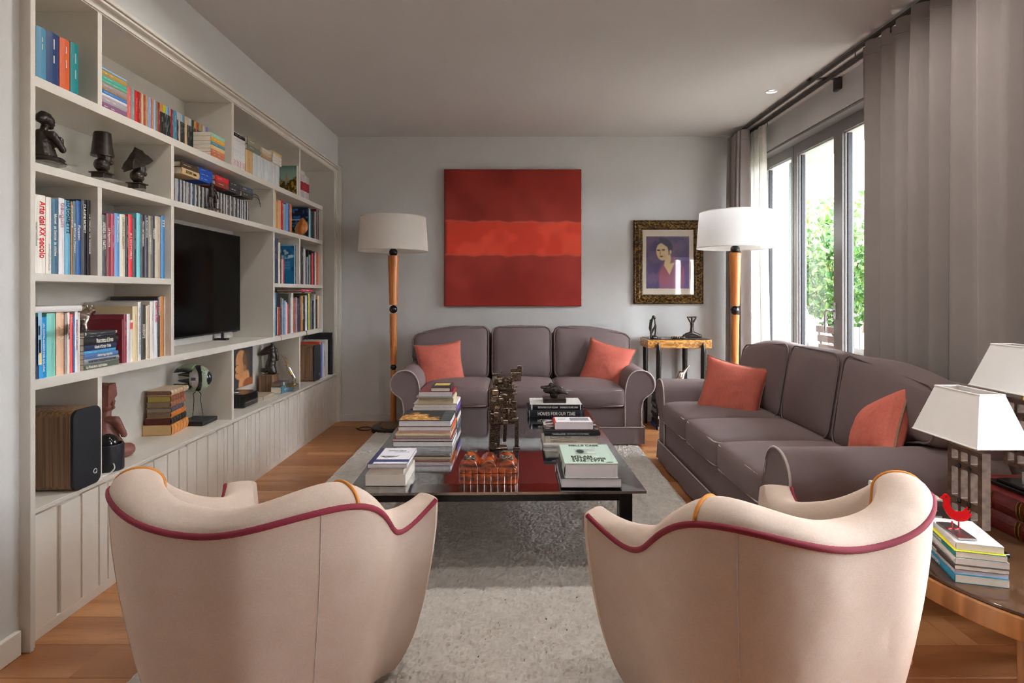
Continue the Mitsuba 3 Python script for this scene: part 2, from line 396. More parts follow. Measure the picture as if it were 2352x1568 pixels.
# recessed lamps in the ceiling: the small spot by the curtain and the added, unseen downlights that brighten the seating
def downlight(label, x, y, r, L, group=None):
    k = thing('ceiling_spot', label, 'light', group)
    add(k, ring([(r + .018, ZC - .003), (r + .018, ZC + .001), (r + .012, ZC + .001), (r + .012, ZC - .003)], 32, x, y), 'ceiling_paint', smooth=30, part='rim')
    add(k, lathe([(r, ZC + .03), (r + .006, ZC + .025), (r + .006, ZC + .05), (.005, ZC + .06)], 24, x, y), 'black_matte', smooth=30, part='lamp_holder')
    a = np.arange(24) * 2 * np.pi / 24
    v = np.vstack([np.stack([x + (r - .004) * np.cos(a), y + (r - .004) * np.sin(a), np.full(24, ZC + .012)], 1), [[x, y, ZC + .012]]])
    j = np.arange(24)
    kk = add(k, (v, np.stack([(j + 1) % 24, j, np.full(24, 24)], 1)), 'matte', '#ffffff', part='bulb')
    scene[kk]['emitter'] = {'type': 'area', 'radiance': {'type': 'rgb', 'value': [L, L * .955, L * .90]}}
downlight('small recessed spotlight in the ceiling near the curtain track', *SPOT, .026, 14)
for x, y in ADDED_DOWN:
    downlight(f'added unseen downlight in the ceiling {DL[(x, y)]}', x, y, .05, 230 if y > 2 else 140, 'added downlights that brighten the seating')

# glazing: frames, leaves and panes of the window wall
def window_unit(y0, y1, leaf, handle=None):
    k = struct('window')
    z0, z1 = .02, 2.453
    w = .055 if leaf else .03
    fr = [box(XG - .03, XG + .05, y0, y0 + w, z0, z1), box(XG - .03, XG + .05, y1 - w, y1, z0, z1), box(XG - .03, XG + .05, y0 + w, y1 - w, z1 - .085, z1), box(XG - .03, XG + .05, y0 + w, y1 - w, z0, z0 + .09)]
    add(k, join(*fr), 'window_metal', part='window_frame')
    a0, a1, b0, b1 = y0 + w, y1 - w, z0 + .09, z1 - .085
    e = .010
    add(k, join(box(XG - .012, XG + .045, a0, a0 + e, b0, b1), box(XG - .012, XG + .045, a1 - e, a1, b0, b1), box(XG - .012, XG + .045, a0, a1, b1 - e, b1), box(XG - .012, XG + .045, a0, a1, b0, b0 + e)), 'pale_metal', part='glazing_bead')
    for q_ in (a0 + e, a1 - e - .012):
        add(k, box(XG, XG + .03, q_, q_ + .012, b0, b1), 'black_matte', part='gasket')
    P = np.array([[[XG + .02, a0 + e, b0 + e], [XG + .02, a1 - e, b0 + e]], [[XG + .02, a0 + e, b1 - e], [XG + .02, a1 - e, b1 - e]]])
    add(k, grid_mesh(P), 'glass_pane', part='pane')
    if handle is not None:
        zz = 1.085
        add(k, join(tube([(XG - .03, handle, zz), (XG - .075, handle, zz)], .009, 12), tube(smooth_pts([(XG - .072, handle, zz), (XG - .075, handle + .04, zz), (XG - .075, handle + .052, zz - .03), (XG - .075, handle + .053, zz - .15)], 20), .008, 10), cbox(XG - .036, XG - .03, handle - .016, handle + .016, zz - .06, zz + .06, .003)), 'steel', smooth=40, part='handle')
window_unit(4.835, 5.40, False)
window_unit(4.165, 4.825, True, 4.20)
window_unit(3.50, 4.165, True)
window_unit(2.84, 3.49, True)
window_unit(2.18, 2.83, True)
window_unit(1.17, 2.17, False)
window_unit(.41, 1.16, True)
k = struct('trim'); add(k, join(box(XR + .002, XG + .05, 1.155, 5.415, 2.455, 2.47), box(XR + .05, XG + .08, 1.16, 5.41, -.01, .018)), 'window_metal')
# curtain tracks
k = thing('curtain_track', 'dark double curtain rail running below the ceiling along the window wall', 'curtain rail')
for x in (2.055, 2.15):
    add(k, join(cbox(x - .011, x + .011, 1.3, 5.42, 2.672, 2.690, .003), cbox(x - .006, x + .006, 1.3, 5.42, 2.664, 2.672, .001)), 'track_metal', part='rail')
for y in (3.97, 2.2):
    add(k, join(cbox(2.04, 2.245, y - .012, y + .012, 2.690, 2.697, .001), cbox(2.225, 2.249, y - .035, y + .035, 2.615, 2.697, .002), tube([(2.03, y, 2.69), (2.04, y, 2.675)], .007, 8)), 'track_metal', part='bracket')

def curtain(key, ys, x0, amp, ztop, zbot, nfold, mat, seed, header=.075, flare=0.0, part='fabric'):
    """pleated hanging cloth: wave along y, 3 mm thick"""
    rg = np.random.default_rng(seed)
    n = nfold * 14
    s = np.linspace(0, 1, n)
    ph = s * nfold * 2 * np.pi + .5 * np.sin(s * 9 + seed) + .35 * np.sin(s * 23 + 2 * seed)
    zs = np.array([ztop, ztop - .004, ztop - header, ztop - header - .006, ztop - header - .012] + list(np.linspace(ztop - .2, zbot, 14)))
    env = .75 + .35 * np.sin(s * 17 + seed * 1.3)
    P = np.zeros((len(zs), n, 3))
    for i, z in enumerate(zs):
        t = (ztop - z) / (ztop - zbot)
        head = 1 - min(1, max(0, (ztop - z) / .5))
        sw = np.sin(ph) ; sq = np.sign(sw) * np.abs(sw) ** (.55 + .2 * head)
        a = amp * env * (1 + .15 * t)
        yy = ys[0] + (ys[1] - ys[0]) * s
        yy = yy + (yy - ys[0]) * flare * t + .016 * t * np.sin(ph * .5 + seed) - .35 * amp * np.cos(ph) * np.sin(ph)
        P[i, :, 0] = x0 + a * sq * (1 - .15 * head) + .006 * t * np.sin(s * 40 + 3 * t)
        P[i, :, 1] = yy
        P[i, :, 2] = z + (.006 * np.cos(2 * ph) if i < 2 else 0)
    th = np.zeros_like(P); th[..., 0] = .003
    add(key, grid_mesh(P) if mat == 'sheer' else slab(P, th), mat, smooth=40, part=part)
    st = np.stack([P[3, :, 0] - .0015, P[3, :, 1], P[3, :, 2]], -1)
    add(key, tube(st, .0012, 4), 'pale_cord', part='header_seam')
    for y in np.linspace(ys[0] + .05, ys[1] - .05, max(2, nfold // 2)):
        add(key, box(x0 - .002, x0 + .002, y - .002, y + .002, ztop - .03, 2.664), 'track_metal', part='hook')
k = thing('curtain', 'wide taupe velvet curtain hanging in deep folds at the right edge of the window', 'curtain')
curtain(k, (3.40, 1.55), 2.05, .06, 2.66, .02, 14, 'velvet_curtain', 2)
k = thing('curtain', 'narrow gathered taupe velvet curtain in the far corner beside the picture wall', 'curtain')
curtain(k, (5.08, 5.41), 2.04, .055, 2.66, .02, 7, 'velvet_curtain', 5)
k = thing('curtain', 'white linen sheer curtain gathered in front of the far window pane', 'curtain')
curtain(k, (5.36, 4.93), 2.155, .03, 2.66, .02, 8, 'sheer', 9, header=.06, flare=.22)

# ------------------------------------------------------------------ rug
nx, ny = 430, 730
gx, gy = np.linspace(-1.2, .99, nx), np.linspace(1.28, 4.95, ny)
X, Y = np.meshgrid(gx, gy, indexing='ij')
pts = np.stack([X, Y, X * 0], -1)
wob = meshkit.fbm(pts * 4.0, 2) - .5
edge = np.minimum.reduce([X - gx[0], gx[-1] - X, Y - gy[0], gy[-1] - Y])
warp = pts + .012 * np.stack([meshkit.noise(pts * 30), meshkit.noise(pts * 30 + 7), X * 0], -1)
n1, n2_ = meshkit.noise(warp * np.array([58., 58, 1])), meshkit.noise(warp * np.array([47., 47, 1]) + 11)
h = 1 - np.minimum(np.abs(2 * n1 - 1), np.abs(2 * n2_ - 1)) * 2.2              # curled loops of pile
h = .75 * h.clip(0, 1) + .35 * meshkit.noise(pts * np.array([110., 110, 1]) + 5)
Z = (.010 + .015 * h + .004 * wob) * np.clip(edge / .012, .02, 1)
P = np.stack([X + .006 * (meshkit.fbm(pts * 9, 2, 3) - .5) * 2, Y + .006 * (meshkit.fbm(pts * 9, 2, 8) - .5) * 2, Z], -1)
k = thing('rug', 'large pale grey shaggy rug under the coffee table', 'rug')
add(k, grid_mesh(P), 'rug_pile', smooth=True)
# ------------------------------------------------------------------ built-in bookcase along the left wall
XS, XB = -1.67, -1.95           # front edges and back panel
Y0, Y1, YE = 2.005, 5.015, 5.36   # first upright, last upright, end panel
S1, S2, S3, S4, SC, ST = 1.974, 1.672, 1.285, .910, .465, 2.345
BC = thing('bookcase', 'built-in greige bookcase filling the left wall from floor to frieze, with plank-fronted base cupboards', 'bookcase')
add(BC, box(XB - .02, XB, Y0 - .03, YE + .03, 0, ST), 'lacquer_back', part='back_panel')
add(BC, cbox(XB, XS - .002, YE, YE + .03, SC, ST, .001), 'lacquer', part='end_panel')
add(BC, cbox(XB, XS + .002, Y0 - .028, Y0, 0, ST, .001), 'lacquer', part='upright')
add(BC, cbox(XB, XS, Y0 - .028, YE + .03, ST, ST + .03, .001), 'lacquer', part='top_panel')
for z, t, a, b in ((S1, .036, Y0, Y1 + .012), (S2, .031, Y0, Y1 + .012), (S4, .034, Y0, Y1 + .012)):
    add(BC, cbox(XB, XS, a, b, z - t, z, .001), 'lacquer', part='shelf')
D1, D2, D3, D4, D5 = 2.32, 2.815, 3.418, 4.005, 4.49
add(BC, cbox(XB, XS, Y0, D2, S3 - .028, S3, .001), 'lacquer', part='shelf')
add(BC, cbox(XB, XS, D4, Y1 + .012, S3 - .028, S3, .001), 'lacquer', part='shelf')
def upright(y, z0, z1, t=.024):
    add(BC, cbox(XB, XS - .0004, y - t / 2, y + t / 2, z0, z1, .001), 'lacquer', part='divider')
for y in (D1, D3, D5): upright(y, S1, ST)
for y in (D2, D4):
    upright(y, S2, S1 - .036); upright(y, S4, S2 - .031)
upright(Y1, S2, S1 - .036, .014); upright(Y1, S3, S2 - .031, .014); upright(Y1, S4, S3 - .028, .014)
upright(D1, S3, S2 - .031); upright(D5, S3, S2 - .031)
for y in (D1, D3, D5): upright(y, SC, S4 - .034)
# counter, base and its plank fronts
add(BC, cbox(XB, XS + .012, Y0 - .028, YE + .03, SC - .016, SC, .002), 'lacquer', part='counter')
add(BC, box(XB, XS - .012, Y0 - .028, YE + .06, 0, SC - .016), 'lacquer', part='base_carcass')
add(BC, cbox(XS - .012, XS, Y0 - .028, YE + .06, 0, .036, .001), 'door_paint', part='plinth')
grooves = [2.0335, 2.110, 2.221, 2.315, 2.367, 2.451, 2.526, 2.602, 2.668, 2.773, 2.868, 2.939, 3.028, 3.138, 3.240, 3.312, 3.354, 3.426, 3.483, 3.576, 3.608, 3.654, 3.717, 3.778, 3.889, 3.940, 4.012, 4.104, 4.20, 4.262, 4.35, 4.44, 4.485, 4.58, 4.65, 4.76, 4.80, 4.88, 4.97, 5.04, 5.12, 5.19, 5.26, 5.33]
wide = {2.110: .020, 2.868: .013, 3.138: .012, 3.483: .012, 4.012: .012, 4.485: .012, 4.88: .012}
edges = [(Y0 - .026, 0)] + [(g, wide.get(g, .0085)) for g in grooves[1:]] + [(YE + .06, 0)]
for i, ((a, wa), (b, wb)) in enumerate(zip(edges[:-1], edges[1:])):
    top = SC - .026 - (.006 if i % 3 == 1 else 0)
    add(BC, cbox(XS - .012, XS, a + wa / 2, b - wb / 2, .036, top, .0012), 'door_paint', part='front_plank')
# two-step frame around the opening
for x1, w0, w1, zt in ((XS + .038, .0, .016, 2.405), (XS + .030, .019, .030, 2.386)):
    add(BC, join(cbox(XS - .01, x1, 1.94 + w0, 1.94 + w1, 0, zt - .0, .0015), cbox(XS - .01, x1, 1.94 + w1, 5.445 - w1, zt - (w1 - w0), zt, .0015), cbox(XS - .01, x1, 5.445 - w1, 5.445 - w0, 0, zt, .0015)), 'lacquer', part='frame_moulding')
add(BC, join(box(XS - .01, XS + .006, 1.945, 1.985, 0, 2.35), box(XS - .01, XS + .006, 1.98, 5.40, ST + .005, 2.39), box(XS - .01, XS + .004, 5.39, 5.44, SC, 2.36)), 'lacquer', part='frame_liner')

# television in the middle bay
k = thing('television', 'black flat television standing in the middle bay of the bookcase', 'television')
add(k, cbox(-1.905, -1.882, 2.845, 3.955, .957, 1.605, .003), 'black_matte', part='body')
add(k, cbox(-1.882, -1.8805, 2.85, 3.95, .966, 1.6, .0004), 'tv_glass', part='screen')
add(k, cbox(-1.884, -1.876, 3.84, 3.90, .9535, .957, .001), 'black_matte', part='receiver')
add(k, join(cbox(-1.94, -1.86, 3.05, 3.09, S4, S4 + .012, .002), cbox(-1.94, -1.86, 3.72, 3.76, S4, S4 + .012, .002), box(-1.9, -1.89, 3.06, 3.08, S4, .96), box(-1.9, -1.89, 3.73, 3.75, S4, .96)), 'black_matte', part='stand')

# ------------------------------------------------------------------ books
def strip_extrude(outer, inner, h):
    """ring strip between two polylines with the same number of points, extruded along the third axis"""
    o, i = np.asarray(outer, float), np.asarray(inner, float)
    n = len(o)
    v = np.vstack([np.c_[o, np.zeros(n)], np.c_[i, np.zeros(n)], np.c_[o, np.full(n, h)], np.c_[i, np.full(n, h)]])
    f = []
    for k in range(n - 1):
        a, b = k, k + 1
        f += [(a, b, b + 2 * n), (a, b + 2 * n, a + 2 * n), (n + b, n + a, n + a + 2 * n), (n + b, n + a + 2 * n, n + b + 2 * n),
              (a, n + a, n + b), (a, n + b, b), (2 * n + a, 2 * n + b, 3 * n + b), (2 * n + a, 3 * n + b, 3 * n + a)]
    for a in (0, n - 1):
        f += [(a, a + 2 * n, a + 3 * n), (a, a + 3 * n, a + n)]
    return v, np.array(f)

def book(label, o, ax, t, h, d, col, pages='#e4dccb', hard=True, title=None, tcol='#e8e4dc', dash=True, bands=(), group=None, cat='book', mat='satin', bulge=.12, name='book', reverse=False, back_title=None):
    """o: lower spine corner. ax: unit vectors (from the spine into the book, along the thickness, along the height). title: text along the spine or a list of (text, centre, length, size)"""
    a, b, c = [np.asarray(x, float) for x in ax]
    k = thing(name, label, cat, group)
    e = .0024 if hard else .0009
    e = min(e, t * .2)
    bl = min(.006, t * bulge)
    w = np.linspace(0, 1, 6)
    outer = [(d, 0)] + [(bl - bl * math.sin(math.pi * x), t * x) for x in w] + [(d, t)]
    inner = [(d, e)] + [(bl + e - bl * math.sin(math.pi * x), e + (t - 2 * e) * x) for x in w] + [(d, t - e)]
    M = np.stack([a, b, c])
    def w2(m):
        v, f = vf(m); return np.asarray(o, float) + v @ M, f
    add(k, w2(strip_extrude(outer, inner, h)), mat, col, part='cover')
    ins = .003 if hard else .0004
    add(k, w2(box(bl + e, d - ins, e, t - e, ins, h - ins)), 'matte', pages, part='pages')
    n = -a
    def onspine(m, at):        # text plane: along the height, facing out of the spine
        x = c if reverse else -c
        y = np.cross(n, x)
        return place(m, np.asarray(o, float) + a * (-.0002) + b * t / 2 + c * at, x, y)
    for z0, z1, bc in bands:
        add(k, w2(strip_extrude([(p[0] - .0004, p[1]) for p in outer[1:-1]], [(p[0] + .0006, p[1]) for p in outer[1:-1]], (z1 - z0) * h) ) if False else w2((lambda m: (m[0] + [0, 0, z0 * h], m[1]))(strip_extrude([(p[0] - .0004, p[1]) for p in outer[1:-1]], [(p[0] + .0006, p[1]) for p in outer[1:-1]], (z1 - z0) * h))), mat, bc, part='spine_band')
    if title:
        ts = [(title, .55, .62, .5)] if isinstance(title, str) else title
        for s, at, L, sz in ts:
            add(k, onspine(text(s, t * sz, L * h, bold=True), at * h), 'matte', tcol, part='title')
    elif dash:
        rr = random.Random(int(abs(o[1]) * 1e5 + abs(o[2]) * 1e4))
        tc = lin(col) * .45 + lin(tcol) * .55
        z = rr.uniform(.8, .9)
        for _ in range(2):
            L = rr.uniform(.08, .2)
            add(k, onspine(box(-L * h / 2, L * h / 2, -t * .055, t * .055, 0, .0004), (z - L / 2) * h), 'matte', tc, part='title_line')
            z -= L + rr.choice((.04, .12))
    return k

UP = ((-1, 0, 0), (0, 1, 0), (0, 0, 1))           # standing on a shelf of the bookcase, spine to the room
FLAT = ((-1, 0, 0), (0, 0, 1), (0, -1, 0))         # lying, spine to the room, head towards the camera... text reads along +y
ORD = ['first', 'second', 'third', 'fourth', 'fifth', 'sixth', 'seventh', 'eighth', 'ninth', 'tenth', 'eleventh', 'twelfth', 'thirteenth', 'fourteenth', 'fifteenth', 'sixteenth', 'seventeenth', 'eighteenth', 'nineteenth', 'twentieth',
       'twenty-first', 'twenty-second', 'twenty-third', 'twenty-fourth', 'twenty-fifth', 'twenty-sixth', 'twenty-seventh', 'twenty-eighth', 'twenty-ninth', 'thirtieth', 'thirty-first', 'thirty-second', 'thirty-third', 'thirty-fourth', 'thirty-fifth', 'thirty-sixth']

def row(items, x, z, where, group, depth=.19, hard=True, kind='book', mat='satin'):
    """standing books: items (y0, y1, height, colour, colour name, options)"""
    for i, it in enumerate(items):
        y0, y1, h, col, cn = it[:5]
        op = dict(it[5]) if len(it) > 5 else {}
        xx = x + op.pop('dx', 0)
        lab = op.pop('label', f'{cn} {kind}, {ORD[i]} from the left {where}')
        dd = op.pop('d', depth)
        book(lab, (xx, y0 + .0004, z), UP, y1 - y0 - .0008, h, min(dd, xx - XB - .002), col, hard=op.pop('hard', hard), group=group, mat=op.pop('mat', mat), **op)

def pile(items, x, y0, z, where, group, kind='book', depth=.13, length=.17, hard=False, axes=FLAT, mat='satin'):
    """lying books, bottom one first: items (thickness, colour, colour name, options)"""
    n = len(items)
    for i, it in enumerate(items):
        t, col, cn = it[:3]
        op = dict(it[3]) if len(it) > 3 else {}
        pos = 'bottom' if i == 0 else 'top' if i == n - 1 else ORD[i] + ' from the bottom'
        lab = op.pop('label', f'{cn} {kind}, {pos} of {where}')
        L, dx, dy, dd = op.pop('length', length), op.pop('dx', 0), op.pop('dy', 0), op.pop('d', depth)
        rev = op.pop('reverse', False)
        book(lab, (x + dx, y0 + dy + L, z + .0002), axes, t - .0004, L, dd, col, hard=op.pop('hard', hard), group=group, mat=op.pop('mat', mat), reverse=rev, **op)
        z += t
    return z
ROW_TOP = [
    (2.0382, 2.0829, 0.192, '#4f86a0', 'light blue'),
    (2.0829, 2.1419, 0.196, '#1e3a66', 'navy blue'),
    (2.1450, 2.1948, 0.198, '#c8572c', 'orange'),
    (2.1957, 2.2364, 0.203, '#0f7a7e', 'teal'),
]
ROW_PAPERBACKS = [
    (2.6652, 2.6922, 0.201, '#cf6a63', 'coral'),
    (2.6931, 2.7178, 0.201, '#8c8f90', 'grey'),
    (2.7187, 2.7410, 0.201, '#c3221c', 'bright red'),
    (2.7410, 2.7537, 0.201, '#8e1f20', 'dark red'),
    (2.7537, 2.7655, 0.202, '#a8553f', 'brick'),
    (2.7655, 2.7810, 0.202, '#cdb38e', 'cream'),
    (2.7810, 2.7966, 0.202, '#9c4027', 'rust'),
    (2.7971, 2.8165, 0.202, '#b08d63', 'tan'),
    (2.8175, 2.8408, 0.202, '#8f9cc8', 'periwinkle'),
    (2.8419, 2.8582, 0.203, '#b87443', 'orange-brown'),
    (2.8592, 2.8763, 0.203, '#9fb4d8', 'pale blue'),
    (2.8768, 2.8930, 0.203, '#7e745c', 'olive grey'),
    (2.8941, 2.9105, 0.203, '#8f2a1f', 'red-brown'),
    (2.9105, 2.9393, 0.203, '#b9854a', 'amber', dict(bands=((.12, .8, '#17140f'),), tcol='#b8b0a0')),
    (2.9393, 2.9624, 0.204, '#b7b21a', 'yellow', dict(bands=((.12, .8, '#17140f'),), tcol='#b8b0a0')),
    (2.9630, 2.9744, 0.204, '#8fb6d2', 'light blue', dict(bands=((.12, .8, '#17140f'),), tcol='#b8b0a0')),
    (2.9744, 2.9865, 0.204, '#4f86c0', 'blue', dict(bands=((.12, .8, '#17140f'),), tcol='#b8b0a0')),
    (2.9871, 3.0027, 0.204, '#b98b7c', 'pinkish', dict(bands=((.12, .8, '#17140f'),), tcol='#b8b0a0')),
    (3.0033, 3.0245, 0.204, '#7a2030', 'maroon'),
    (3.0245, 3.0557, 0.205, '#3f7f95', 'teal blue'),
    (3.0563, 3.0715, 0.205, '#9fb0b8', 'grey-blue', dict(bands=((.12, .8, '#17140f'),), tcol='#b8b0a0')),
    (3.0715, 3.0899, 0.205, '#b0a09c', 'rosy grey'),
    (3.0905, 3.1086, 0.205, '#8fa9b5', 'silver blue', dict(bands=((.12, .8, '#17140f'),), tcol='#b8b0a0')),
    (3.1086, 3.1306, 0.205, '#5f7c8c', 'slate', dict(bands=((.12, .8, '#17140f'),), tcol='#b8b0a0')),
    (3.1313, 3.1543, 0.206, '#c0a277', 'sand'),
    (3.1543, 3.1725, 0.206, '#a9a29a', 'grey', dict(bands=((.12, .8, '#17140f'),), tcol='#b8b0a0')),
    (3.1725, 3.1981, 0.206, '#b9b6b4', 'light grey', dict(bands=((.12, .8, '#17140f'),), tcol='#b8b0a0')),
    (3.1988, 3.2221, 0.206, '#1e2f28', 'dark green'),
    (3.2228, 3.2377, 0.207, '#c8a03a', 'golden', dict(bands=((.12, .8, '#17140f'),), tcol='#b8b0a0')),
    (3.2377, 3.2554, 0.207, '#b8452a', 'vermilion'),
    (3.2561, 3.2734, 0.207, '#8b5038', 'brown', dict(bands=((.12, .8, '#17140f'),), tcol='#b8b0a0')),
    (3.2741, 3.2929, 0.207, '#a58c5a', 'straw', dict(bands=((.12, .8, '#17140f'),), tcol='#b8b0a0')),
    (3.2936, 3.3127, 0.207, '#8a7868', 'drab'),
    (3.3134, 3.3299, 0.208, '#cfc2a8', 'ivory'),
    (3.3306, 3.3472, 0.208, '#a88ea0', 'mauve'),
    (3.3479, 3.3632, 0.208, '#5d62a8', 'violet blue'),
]
ROW_ART_LEFT = [
    (2.0391, 2.0549, 0.282, '#e6e2d8', 'white', dict(title=[('MUSEO NAZIONALE', .5, .3, .35)], tcol='#8a8a86')),
    (2.0549, 2.0913, 0.283, '#e9e4da', 'cream', dict(title=[('Arte del XX secolo', .56, .72, .62)], tcol='#c01c26')),
    (2.0913, 2.1156, 0.281, '#ece8df', 'ivory', dict(title=[('AVANGUARDIE', .22, .35, .28)], tcol='#a8a49c')),
    (2.1162, 2.1474, 0.279, '#2d5a73', 'teal blue', dict(title=[('Monet  la Senna  le ninfee', .52, .56, .38)])),
    (2.1500, 2.1786, 0.287, '#e2dfe2', 'white', dict(title=[('Gauguin', .78, .32, .6)], tcol='#b08a98')),
    (2.1797, 2.2065, 0.284, '#5fa3c0', 'sky blue', dict(title=[('GIACOMETTI', .78, .45, .62)], tcol='#22303c')),
    (2.2069, 2.2187, 0.282, '#8a5f38', 'brown', dict(title=[('Schmied', .8, .3, .7)])),
    (2.2191, 2.2333, 0.286, '#4a6670', 'grey-teal', dict(title=[('da Monet a Picasso', .5, .4, .55)])),
    (2.2346, 2.2607, 0.291, '#164a86', 'royal blue', dict(title=[('Picasso', .57, .2, .5)])),
    (2.2621, 2.2917, 0.299, '#1b1820', 'black', dict(title=[('CLAUDE MONET', .75, .38, .45)])),
    (2.2940, 2.3189, 0.302, '#2a2628', 'charcoal', dict(title=[('Le Maroc de Matisse', .55, .52, .5)])),
    (2.3196, 2.3307, 0.315, '#ddd9cf', 'off-white', dict(dash=False)),
]
ROW_ART_RIGHT = [
    (2.3676, 2.4013, 0.255, '#474d49', 'dark green-grey', dict(title=[('ANDREA DEL SARTO', .66, .44, .5)])),
    (2.4018, 2.4273, 0.264, '#7a2a38', 'maroon', dict(title=[('La Repubblica', .62, .3, .45)])),
    (2.4275, 2.4503, 0.266, '#9c2f3c', 'crimson'),
    (2.4511, 2.4837, 0.272, '#5b93c9', 'light blue', dict(title=[('Il Rinascimento', .75, .4, .3)])),
    (2.4845, 2.5219, 0.273, '#d9d2c0', 'cream', dict(title=[('LA CARITA E IL MECENATE', .7, .5, .36)], tcol='#8f7f5c')),
    (2.5225, 2.5373, 0.267, '#1c1a18', 'black'),
    (2.5379, 2.5663, 0.278, '#cf2530', 'bright red', dict(title=[('A | VITTORIA', .5, .42, .42)])),
    (2.5669, 2.5930, 0.266, '#2b3038', 'slate black'),
    (2.5942, 2.6224, 0.292, '#6cc4cf', 'aqua', dict(dash=False)),
    (2.6233, 2.6500, 0.288, '#24242c', 'black and white', dict(title=[('Pittori del Settecento', .7, .4, .42)])),
    (2.6512, 2.6772, 0.291, '#33333f', 'dark grey', dict(title=[('Leonardo', .8, .32, .36)])),
    (2.6778, 2.7004, 0.291, '#857b68', 'taupe', dict(title=[('CARAVAGGIO', .54, .3, .55)])),
    (2.7013, 2.7273, 0.294, '#26282c', 'near-black', dict(title=[('TIZIANO', .72, .17, .5)])),
    (2.7299, 2.7745, 0.297, '#b3a28a', 'beige marbled'),
    (2.7755, 2.8015, 0.304, '#2d76ad', 'mid blue', dict(title=[('III', .88, .12, .6)])),
    (2.8050, 2.8463, 0.302, '#7d2531', 'wine red', dict(title=[('PITTURA NELLE MARCHE', .6, .5, .45)])),
]
ROW_LOW_LEFT = [
    (2.0328, 2.0485, 0.220, '#1c2c48', 'navy', dict(dash=False)),
    (2.0489, 2.0841, 0.219, '#1a8ccb', 'bright blue', dict(title=[('UN CAPOLAVORO PER MILANO', .5, .8, .2)], tcol='#f0f0f0')),
    (2.0845, 2.1250, 0.232, '#7cc9bd', 'mint green', dict(title=[('IL NOVECENTO', .4, .3, .12)], tcol='#a8e0d6')),
    (2.1278, 2.1641, 0.233, '#e7bd9c', 'peach', dict(title=[('ARTE', .66, .24, .5)], tcol='#f3dfcc')),
    (2.1648, 2.1764, 0.229, '#9a8a84', 'mauve grey', dict(dash=False)),
    (2.1768, 2.1892, 0.232, '#e5e1da', 'white', dict(title=[('FORNASETTI', .68, .24, .5)], tcol='#24211f')),
    (2.1898, 2.2048, 0.225, '#d94a4a', 'red', dict(title=[('KLIMT', .9, .1, .4)])),
    (2.2052, 2.2144, 0.215, '#1d4f86', 'blue'),
    (2.2149, 2.2317, 0.239, '#e3e2e8', 'lilac white', dict(title=[('SCIENZIATI A MILANO', .6, .5, .4)], tcol='#8a6f80')),
    (2.2321, 2.2389, 0.230, '#ece9e4', 'thin white', dict(dash=False)),
]
ROW_TALL = [
    (2.4961, 2.5073, 0.191, '#6e1a24', 'dark maroon', dict(dash=False, d=.20)),
    (2.5078, 2.5270, 0.212, '#7f2530', 'maroon', dict(d=.24)),
    (2.5276, 2.5500, 0.214, '#dcd8e0', 'lilac white', dict(dash=False, d=.22)),
    (2.5506, 2.5675, 0.185, '#e8e0cf', 'cream red-labelled', dict(bands=((.78, .94, '#c8342c'),), d=.2, tcol='#b8a888')),
    (2.5681, 2.6017, 0.246, '#dcc8a0', 'tall sand', dict(d=.245, tcol='#a88a5c')),
    (2.6023, 2.6239, 0.265, '#e4e2de', 'tall white', dict(title=[('CAPOLAVORI DA MILANO', .5, .8, .4)], tcol='#8a8f98', d=.245)),
    (2.6246, 2.6575, 0.251, '#2b2926', 'black', dict(title=[('XCIENTI', .52, .26, .5)])),
    (2.6581, 2.6721, 0.246, '#e2d7bd', 'cream'),
    (2.6727, 2.6897, 0.250, '#b9a48f', 'beige', dict(dash=False)),
    (2.6903, 2.7207, 0.266, '#dedad2', 'greyish white', dict(tcol='#9a948a')),
    (2.7216, 2.7466, 0.270, '#dddfe8', 'cool white', dict(title=[('ALBERTO BURRI', .8, .36, .5)], tcol='#c0405a')),
    (2.7473, 2.7635, 0.288, '#1c1a18', 'black lettered', dict(title=[('EDGAR DEGAS', .84, .3, .55)])),
    (2.7642, 2.7945, 0.290, '#a8692f', 'orange-brown', dict(dash=False)),
    (2.7980, 2.8156, 0.288, '#e6e0d2', 'ivory'),
    (2.8163, 2.8463, 0.311, '#8a7f74', 'grey pictorial', dict(dash=False)),
]
ROW_SILVER = [
    (2.9658, 2.9795, 0.138, '#2c3a4e', 'dark'),
    (2.9795, 3.0112, 0.138, '#31405c', 'dark'),
    (3.0112, 3.0415, 0.139, '#4a4648', 'dark'),
    (3.0415, 3.0704, 0.139, '#5a5a5c', 'dark'),
    (3.0704, 3.1105, 0.139, '#6c6a66', 'dark'),
    (3.1105, 3.1516, 0.140, '#41536a', 'dark'),
    (3.1516, 3.1893, 0.140, '#4a4845', 'dark'),
    (3.1893, 3.2280, 0.140, '#3c382f', 'dark'),
    (3.2280, 3.2676, 0.140, '#55504a', 'dark'),
    (3.2676, 3.3082, 0.141, '#5a5866', 'dark'),
    (3.3082, 3.3473, 0.141, '#4c4846', 'dark'),
    (3.3473, 3.3874, 0.141, '#464440', 'dark'),
    (3.3874, 3.4284, 0.142, '#5a5450', 'dark'),
    (3.4284, 3.4652, 0.142, '#4a4642', 'dark'),
    (3.4652, 3.4946, 0.142, '#56524e', 'dark'),
    (3.4946, 3.5411, 0.142, '#55504e', 'dark'),
    (3.5411, 3.5888, 0.143, '#4a4846', 'dark'),
    (3.5888, 3.6378, 0.143, '#5c5850', 'dark'),
    (3.6378, 3.6732, 0.143, '#3e3e44', 'dark'),
    (3.6732, 3.6972, 0.144, '#3c3c3e', 'dark'),
    (3.6972, 3.7307, 0.144, '#484440', 'dark'),
    (3.7307, 3.7680, 0.144, '#4a4e54', 'dark'),
    (3.7680, 3.8028, 0.144, '#3a3634', 'dark'),
]
